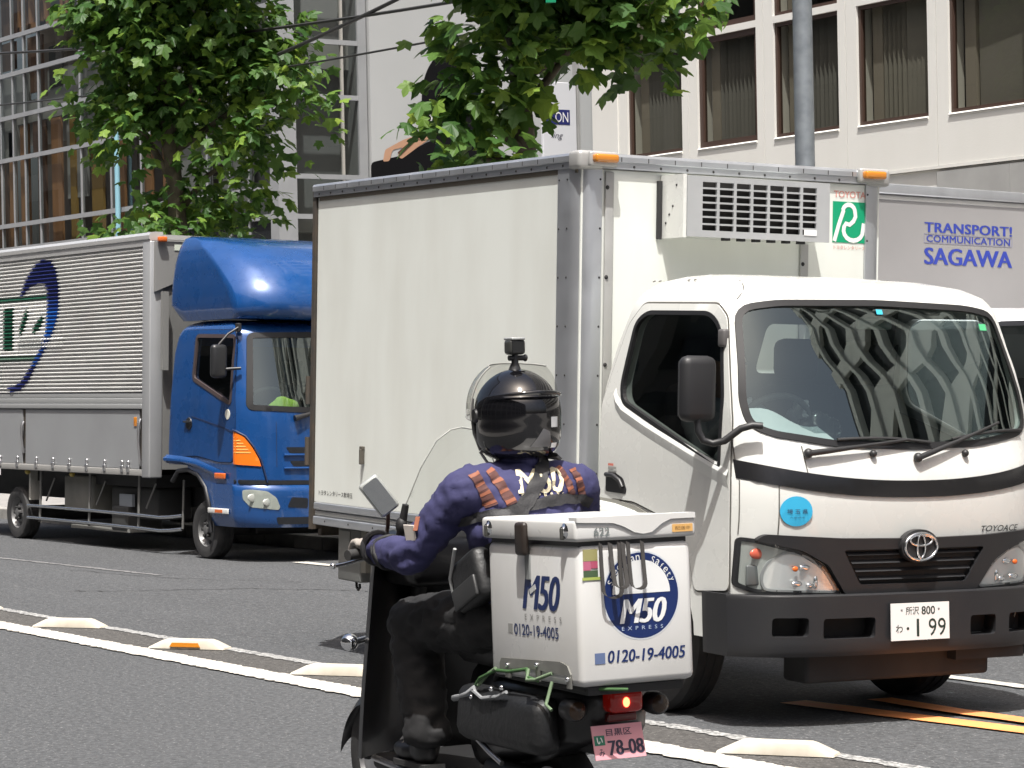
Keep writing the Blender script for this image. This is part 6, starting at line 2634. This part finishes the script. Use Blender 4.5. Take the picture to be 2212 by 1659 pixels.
ora = M('orange_stripe', (.24, .080, .042), .7, bump=.3, bscale=30)
orb = M('brown_stripe', (.09, .035, .03), .8, bump=.3, bscale=30)
for (ya, za, yb, zb, wd) in ((.195, 1.268, .15, 1.165, .034), (.138, 1.278, .094, 1.17, .032), (-.104, 1.276, -.138, 1.17, .032), (-.160, 1.270, -.19, 1.165, .028)):
    for i in range(7):
        t0, t1 = i / 7, (i + .62) / 7
        back_strip('jacket_stripe', [(ya + (yb - ya) * t0, za + (zb - za) * t0), (ya + (yb - ya) * t1, za + (zb - za) * t1)], wd, ora if i % 2 == 0 else orb, .004, RD, 4, 4)
        back_strip('jacket_stripe', [(ya + (yb - ya) * t1, za + (zb - za) * t1), (ya + (yb - ya) * (i + 1) / 7, za + (zb - za) * (i + 1) / 7)], wd, orb, .003, RD, 3, 4)
reflw = M('reflective_print', (.62, .56, .40), .45)
text(RD, 'lettering', 'M50', reflw, lambda u, v: back(-.014 - u, 1.238 + v, .005), .165, .074, .022, .2, .95)
text(RD, 'lettering', 'EXPRESS', reflw, lambda u, v: back(-.014 - u, 1.193 + v, .005), .16, .013, .0, 0, 1.8)
# sleeve patch
for p, sz, mt in (((.93, .30, 1.075), (.024, .012, .026), M('sleeve_patch', (.72, .66, .60), .5)), ((.88, .30, 1.105), (.008, .01, .024), ora)):
    co_ = SM.inverted() @ CAMP
    h = bvh.ray_cast(co_, (Vector(p) - co_).normalized())
    nn = h[1]
    q = nn.to_track_quat('Z', 'Y').to_matrix().to_4x4()
    b = MB()
    b.box(-sz[0], sz[0], -sz[2], sz[2], -.004, .0, .001, Matrix.Translation(h[0] + nn * .004) @ q)
    b.build('sleeve_badge', mt, RD)
# cuffs and knee seams
b = MB()
for s in (-1, 1):
    b.tube([(1.13 + .01 * math.cos(t), s * .325 + .049 * math.cos(t), 1.016 + .049 * math.sin(t)) for t in [2 * math.pi * i / 20 for i in range(20)]], .012, 8, True)
b.build('cuff', M('cuff_black', (.018, .018, .02), .7), RD, 60)
for s in (-1, 1):
    for x_, r_, wd_ in ((1.055, .0535, .007), (1.075, .052, .006)):
        b = MB()
        b.tube([(x_ + .012 * math.sin(3 * t), s * .319 + r_ * math.cos(t), 1.006 + r_ * math.sin(t)) for t in [2 * math.pi * i / 22 for i in range(22)]], wd_, 8, True)
        b.build('sleeve_band', M('cuff_black', (.018, .018, .02), .7), RD, 60)
# gloves
glv = M('glove_grey', (.34, .31, .28), .8, dirt=.5, dirt_col=(.16, .13, .11), dscale=30)
for s in (-1, 1):
    b = MB()
    b.ball((1.195, s * .33, 1.026), (.048, .046, .022), 16, 10)
    b.capsule((1.14, s * .325, 1.03), (1.18, s * .327, 1.03), .034, .032)
    for i, L in enumerate((.92, 1.0, .97, .8)):
        y = s * (.292 + .0235 * i)
        b.capsule((1.215, y, 1.034), (1.215 + .035 * L, y, 1.03), .0125, .0115)
        b.capsule((1.215 + .035 * L, y, 1.03), (1.215 + .062 * L, y * 1.0, 1.012), .0115, .0105)
        b.capsule((1.215 + .062 * L, y, 1.012), (1.215 + .068 * L, y, .988), .0105, .0092)
    b.capsule((1.185, s * .292, 1.015), (1.21, s * .268, .998), .0145, .013)
    b.capsule((1.21, s * .268, .998), (1.238, s * .262, .985), .013, .0115)
    fused('glove', b, .0045, 2, [glv], lambda c: 0, RD, .0)
# shoes
for s in (-1, 1):
    b = MB()
    b.ball((1.20, s * .19, .335), (.10, .045, .035), 18, 10)
    b.ball((1.10, s * .187, .345), (.075, .042, .05), 18, 10)
    b.capsule((1.08, s * .186, .36), (1.08, s * .186, .42), .045, .048)
    fused('shoe', b, .008, 2, [M('shoe_black', (.014, .014, .015), .45)], lambda c: 0, RD)
    b = MB()
    b.prism([(1.03, s * .145), (1.1, s * .14), (1.24, s * .148), (1.305, s * .19), (1.24, s * .236), (1.1, s * .23), (1.03, s * .225)], .288, .306, lambda u, v, d: (u, v, d))
    b.build('sole', rubber, RD)
    b = MB()
    for i in range(4):
        b.tube([(1.15 + .025 * i, s * .16, .372 - .006 * i), (1.155 + .025 * i, s * .19, .378 - .006 * i), (1.15 + .025 * i, s * .22, .372 - .006 * i)], .004, 6)
    b.build('lace', M('lace_grey', (.30, .28, .26), .7), RD, 60)
# helmet
HC = Vector((.748, 0, 1.452))
hblk = M('helmet_black', (.004, .004, .005), .10, coat=.5)
b = MB()
nu, nv = 40, 24


def hshell(u, v):
    a = 2 * math.pi * u
    t = math.pi * (.002 + .998 * v) * .86
    z = math.cos(t)
    rr = math.sin(t)
    if z < 0:
        rr = max(rr, (1 - min(1, -z / .95) ** 5) ** .5 * .99)
    kx = .158 if math.cos(a) < 0 else .145
    x = kx * rr * math.cos(a)
    y = .138 * rr * math.sin(a)
    zz = .142 * z if z > 0 else .165 * z
    # rear crest: the crown steps in above a ridge
    if zz > .048 and math.cos(a) < .3:
        x *= .965
        y *= .975
    return HC + Vector((x, y, zz))


vs = [hshell(i / nu, j / nv) for j in range(nv + 1) for i in range(nu)]
fs = []
for j in range(nv):
    for i in range(nu):
        q = (j * nu + i, j * nu + (i + 1) % nu, (j + 1) * nu + (i + 1) % nu, (j + 1) * nu + i)
        c_ = sum((vs[k_] for k_ in q), Vector()) / 4 - HC
        if c_.x > .055 and c_.z < .05:
            continue
        fs.append(q)
b.add(vs, fs)
HL = b.build('helmet', hblk, RD, 45)
sol = HL.modifiers.new('solid', 'SOLIDIFY')
sol.thickness = .016
sol.offset = -1
# ridge across the back
b = MB()
b.tube([HC + Vector((-.158 * math.cos(t) * .985 - .003, .140 * math.sin(t) * .97, .054 + .012 * math.cos(t * 1.2))) for t in [rad(-75 + 150 * i / 24) for i in range(25)]], [.002 + .006 * math.sin(math.pi * i / 24) ** 1.5 for i in range(25)], 8)
b.build('ridge', hblk, HL, 80)
b = MB()
b.tube([HC + Vector((.058, .134 * math.cos(t), -.02 + .10 * math.sin(t))) for t in [rad(-60 + 300 * i / 30) for i in range(31)]], .006, 8) if False else None
for s in (-1, 1):
    b.tube([HC + Vector((.058, s * .130, .05)), HC + Vector((.056, s * .134, 0)), HC + Vector((.05, s * .130, -.06)), HC + Vector((.03, s * .118, -.115))], .006, 8)
b.build('edge_trim', M('trim_grey', (.10, .10, .10), .4), HL, 60)


def rear_patch(name, poly, mat, lift=.002):
    hb_ = BVHTree.FromPolygons([v.co for v in HL.data.vertices], [tuple(p.vertices) for p in HL.data.polygons])
    b = MB()

    def fn(u, v):
        h = hb_.ray_cast(Vector((.3, u, v)), Vector((1, 0, 0)))
        return (h[0] if h[0] else Vector((.6, u, v))) - Vector((lift, 0, 0))
    surf_poly(b, poly, [], fn, .012, .001, (-1, 0, 0), .0)
    return b.build(name, mat, HL, 60)


yh = -.02
rear_patch('white_label', [(-.075, 1.408), (-.043, 1.408), (-.043, 1.441), (-.075, 1.441)], M('label_grey_white', (.45, .46, .47), .5))
rear_patch('white_label', [(-.075, 1.343), (-.048, 1.343), (-.048, 1.358), (-.075, 1.358)], M('label_bright', (.68, .69, .70), .5))
rear_patch('grey_label', [(.03, 1.347), (-.045, 1.347), (-.038, 1.395), (-.012, 1.405)], M('label_mid_grey', (.09, .09, .095), .35))
# clear shield standing off the front, tipped up
b = MB()


def vis(u, v):
    a = rad(-86 + 172 * u)
    t = rad(62 - 74 * v)
    r_ = .185
    p = Vector((r_ * .98 * math.cos(a) * math.cos(t), .160 * math.sin(a) * (.30 + .70 * math.cos(t)), .156 * math.sin(t)))
    p.rotate(Matrix.Rotation(rad(-8), 3, 'Y'))
    return HC + Vector((.0, 0, .012)) + p


b.grid(vis, 28, 16)
b.build('visor', glass('visor_clear', (.80, .80, .78), 1.5, boost=1.2), HL, 80)
b = MB()
ed = [vis(i / 28, 1) for i in range(29)]
b.tube(ed, .003, 6)
b.tube([vis(i / 28, 0) for i in range(29)], .0025, 6)
b.tube([vis(1, i / 16) for i in range(17)], .003, 6)
b.build('visor_edge', M('visor_edge', (.32, .32, .30), .3), HL, 60)
for s in (-1, 1):
    b = MB()
    b.lathe([(.001, .012), (.02, .010), (.026, 0)], HC + Vector((.03, s * .132, -.005)), (0, s, 0), 18)
    b.build('visor_pivot', blackp, HL, 50)
b = MB()
b.tube([HC + Vector((.04, .115, -.12)), HC + Vector((.02, .10, -.155)), HC + Vector((-.0, .085, -.16)), HC + Vector((-.01, .075, -.14))], .005, 6)
b.build('chin_strap', M('strap_light', (.25, .25, .24), .5), HL, 60)
# action camera on the crown
cz = 1.452 + .142
b = MB()
b.box(.725, .775, -.026, .032, cz + .045, cz + .095, .012)
ac = b.build('action_camera', M('camera_dark', (.035, .036, .034), .35), HL, 50)
b = MB()
b.box(.722, .726, -.018, .024, cz + .052, cz + .086)
b.build('screen', M('camera_screen', (.02, .021, .022), .1), ac)
b = MB()
b.box(.72, .78, -.022, .028, cz + .092, cz + .101, .004)
b.build('camera_top', M('camera_silver', (.45, .46, .45), .35, .5), ac, 40)
b = MB()
b.tube([(.75, .003, cz + .05), (.75, .003, cz + .02), (.752, .003, cz - .004)], [.010, .012, .022], 10)
b.tube([(.75, -.03, cz + .035), (.75, .025, cz + .035)], .009, 10)
b.ball((.75, -.034, cz + .035), (.012, .008, .012), 10, 6)
b.build('mount', blackp, ac, 60)

# shoulder bag: broad strap over the back, pouch at the left hip
SB = thing('shoulder_bag', 'black shoulder bag with a broad strap worn by the scooter rider', 'bag', SM)
strap_m = M('bag_strap', (.020, .020, .022), .65, bump=.2, bscale=120)
back_strip('strap', [(-.075, 1.322), (-.02, 1.26), (.06, 1.165), (.13, 1.07), (.165, .985)], .044, strap_m, .010, SB, 10, 5)
back_strip('strap', [(.225, 1.115), (.165, 1.135), (.05, 1.162), (-.08, 1.178), (-.19, 1.172), (-.225, 1.16)], .032, strap_m, .0075, SB, 10, 5)
b = MB()
b.box(-.10, .10, .15, .225, -.085, .085, .03, Matrix.Translation((.70, 0, .93)) @ Matrix.Rotation(rad(24), 4, 'Y'))
b.build('pouch', M('bag_nylon', (.011, .0115, .0125), .5, bump=.3, bscale=40), SB, 50)
b = MB()
b.box(-.085, .085, .222, .236, -.075, -.005, .008, Matrix.Translation((.70, 0, .93)) @ Matrix.Rotation(rad(24), 4, 'Y'))
b.build('flap_pocket', M('bag_grey_nylon', (.026, .027, .028), .45), SB, 40)
b = MB()
b.tube([(.80, .21, .86), (.80, .225, .93), (.74, .235, 1.03)], .006, 6)
b.build('strap_trim', M('trim_pale', (.35, .36, .36), .5), SB, 60)

# ---------------------------------------------------------------- driver of the white truck
DV = thing('person', 'driver in a pale shirt and white gloves behind the white truck windscreen', 'person', WT.matrix_world.copy())
shirt = M('pale_shirt', (.34, .36, .38), .85)
trou = M('driver_trousers', (.03, .032, .04), .85)
yd = -.40
b = MB()
b.ball((-.02, yd, 1.08), (.12, .17, .14), 18, 12)
b.ball((-.01, yd, 1.26), (.115, .185, .15), 18, 12)
b.capsule((0, yd - .16, 1.37), (0, yd + .16, 1.37), .068, .068)
b.capsule((0, yd, 1.40), (.02, yd, 1.51), .058, .052)
b.ball((.035, yd, 1.60), (.095, .075, .115), 18, 12)
b.ball((.132, yd, 1.59), (.018, .013, .022), 10, 8)
for s in (-1, 1):
    b.ball((.03, yd + s * .078, 1.60), (.018, .012, .03), 8, 6)
    b.capsule((0, yd + s * .185, 1.365), (.15, yd + s * .22, 1.20), .058, .046)
    b.capsule((.15, yd + s * .22, 1.20), (.315, yd + s * .17, 1.385), .044, .032)
    b.capsule((.0, yd + s * .09, 1.02), (.36, yd + s * .12, 1.03), .085, .065)
    b.capsule((.36, yd + s * .12, 1.03), (.46, yd + s * .12, .75), .062, .045)
fused('body', b, .013, 4, [shirt, trou, skin_m], lambda c: 2 if c.z > 1.455 else (0 if (c.z > 1.10) else 1), DV, .005, 9)
b = MB()
b.ball((.018, yd, 1.635), (.105, .083, .095), 18, 12)
b.v = [p if not (p[0] > .075 and p[2] < 1.665) else (.06, p[1] * .98 + yd * .02, p[2]) for p in b.v]
b.build('hair', M('hair_black', (.012, .010, .009), .6), DV, 80)
for s in (-1, 1):
    b = MB()
    b.ball((.120, yd + s * .032, 1.615), (.010, .014, .007), 10, 6)
    b.build('eye', M('eye_dark', (.02, .015, .012), .3), DV, 80)
b = MB()
b.ball((.120, yd, 1.548), (.010, .026, .006), 10, 6)
b.build('mouth', M('lip', (.30, .13, .11), .5), DV, 80)
wg = M('white_glove', (.66, .67, .67), .85)
for s in (-1, 1):
    y0 = yd + .02 + s * .165
    b = MB()
    b.ball((.335, y0, 1.405), (.035, .030, .045), 14, 10)
    for i, L in enumerate((.9, 1.0, .95, .78)):
        z0 = 1.375 + .021 * i
        b.capsule((.35, y0 + s * .012, z0), (.35 + .036 * L, y0 + s * .012, z0 + .004), .011, .0105)
        b.capsule((.35 + .036 * L, y0 + s * .012, z0 + .004), (.35 + .042 * L, y0 - s * .018, z0 + .004), .0105, .0095)
    b.capsule((.335, y0 - s * .02, 1.43), (.36, y0 - s * .035, 1.452), .0125, .011)
    fused('glove', b, .0048, 2, [wg], lambda c: 0, DV)

# ================================================================= loose pieces become parts of their own
def split_pieces(o):
    me = o.data
    nv = len(me.vertices)
    par = list(range(nv))

    def find(i):
        while par[i] != i:
            par[i] = par[par[i]]
            i = par[i]
        return i
    for e in me.edges:
        a, b_ = find(e.vertices[0]), find(e.vertices[1])
        if a != b_:
            par[a] = b_
    groups = {}
    for p in me.polygons:
        groups.setdefault(find(p.vertices[0]), []).append(p)
    if len(groups) < 2:
        return
    for i, polys in enumerate(groups.values()):
        idx = sorted({v for p in polys for v in p.vertices})
        mp = {v: k for k, v in enumerate(idx)}
        m2 = bpy.data.meshes.new(o.name)
        m2.from_pydata([tuple(me.vertices[v].co) for v in idx], [], [tuple(mp[v] for v in p.vertices) for p in polys])
        for p, q in zip(m2.polygons, polys):
            p.use_smooth = q.use_smooth
        m2.materials.append(me.materials[0])
        if any(q.use_smooth for q in polys):
            m2.set_sharp_from_angle(angle=rad(40))
        n = bpy.data.objects.new(o.name.split('.')[0], m2)
        COL.objects.link(n)
        n.parent = o.parent
    bpy.data.objects.remove(o)


for nm in ('guard_stay', 'cover_strip', 'latch_channel', 'bolt', 'snap_hook', 'rear_hinge', 'floor_trim', 'cuff', 'deflector_bolts', 'end_pier', 'front_fork', 'roof_plugs', 'lace', 'edge_trim', 'drain_feet', 'cover_rib', 'lens_rib', 'panel_seam'):
    for o in [x for x in bpy.data.objects if x.name.split('.')[0] == nm and x.type == 'MESH' and not x.children]:
        split_pieces(o)
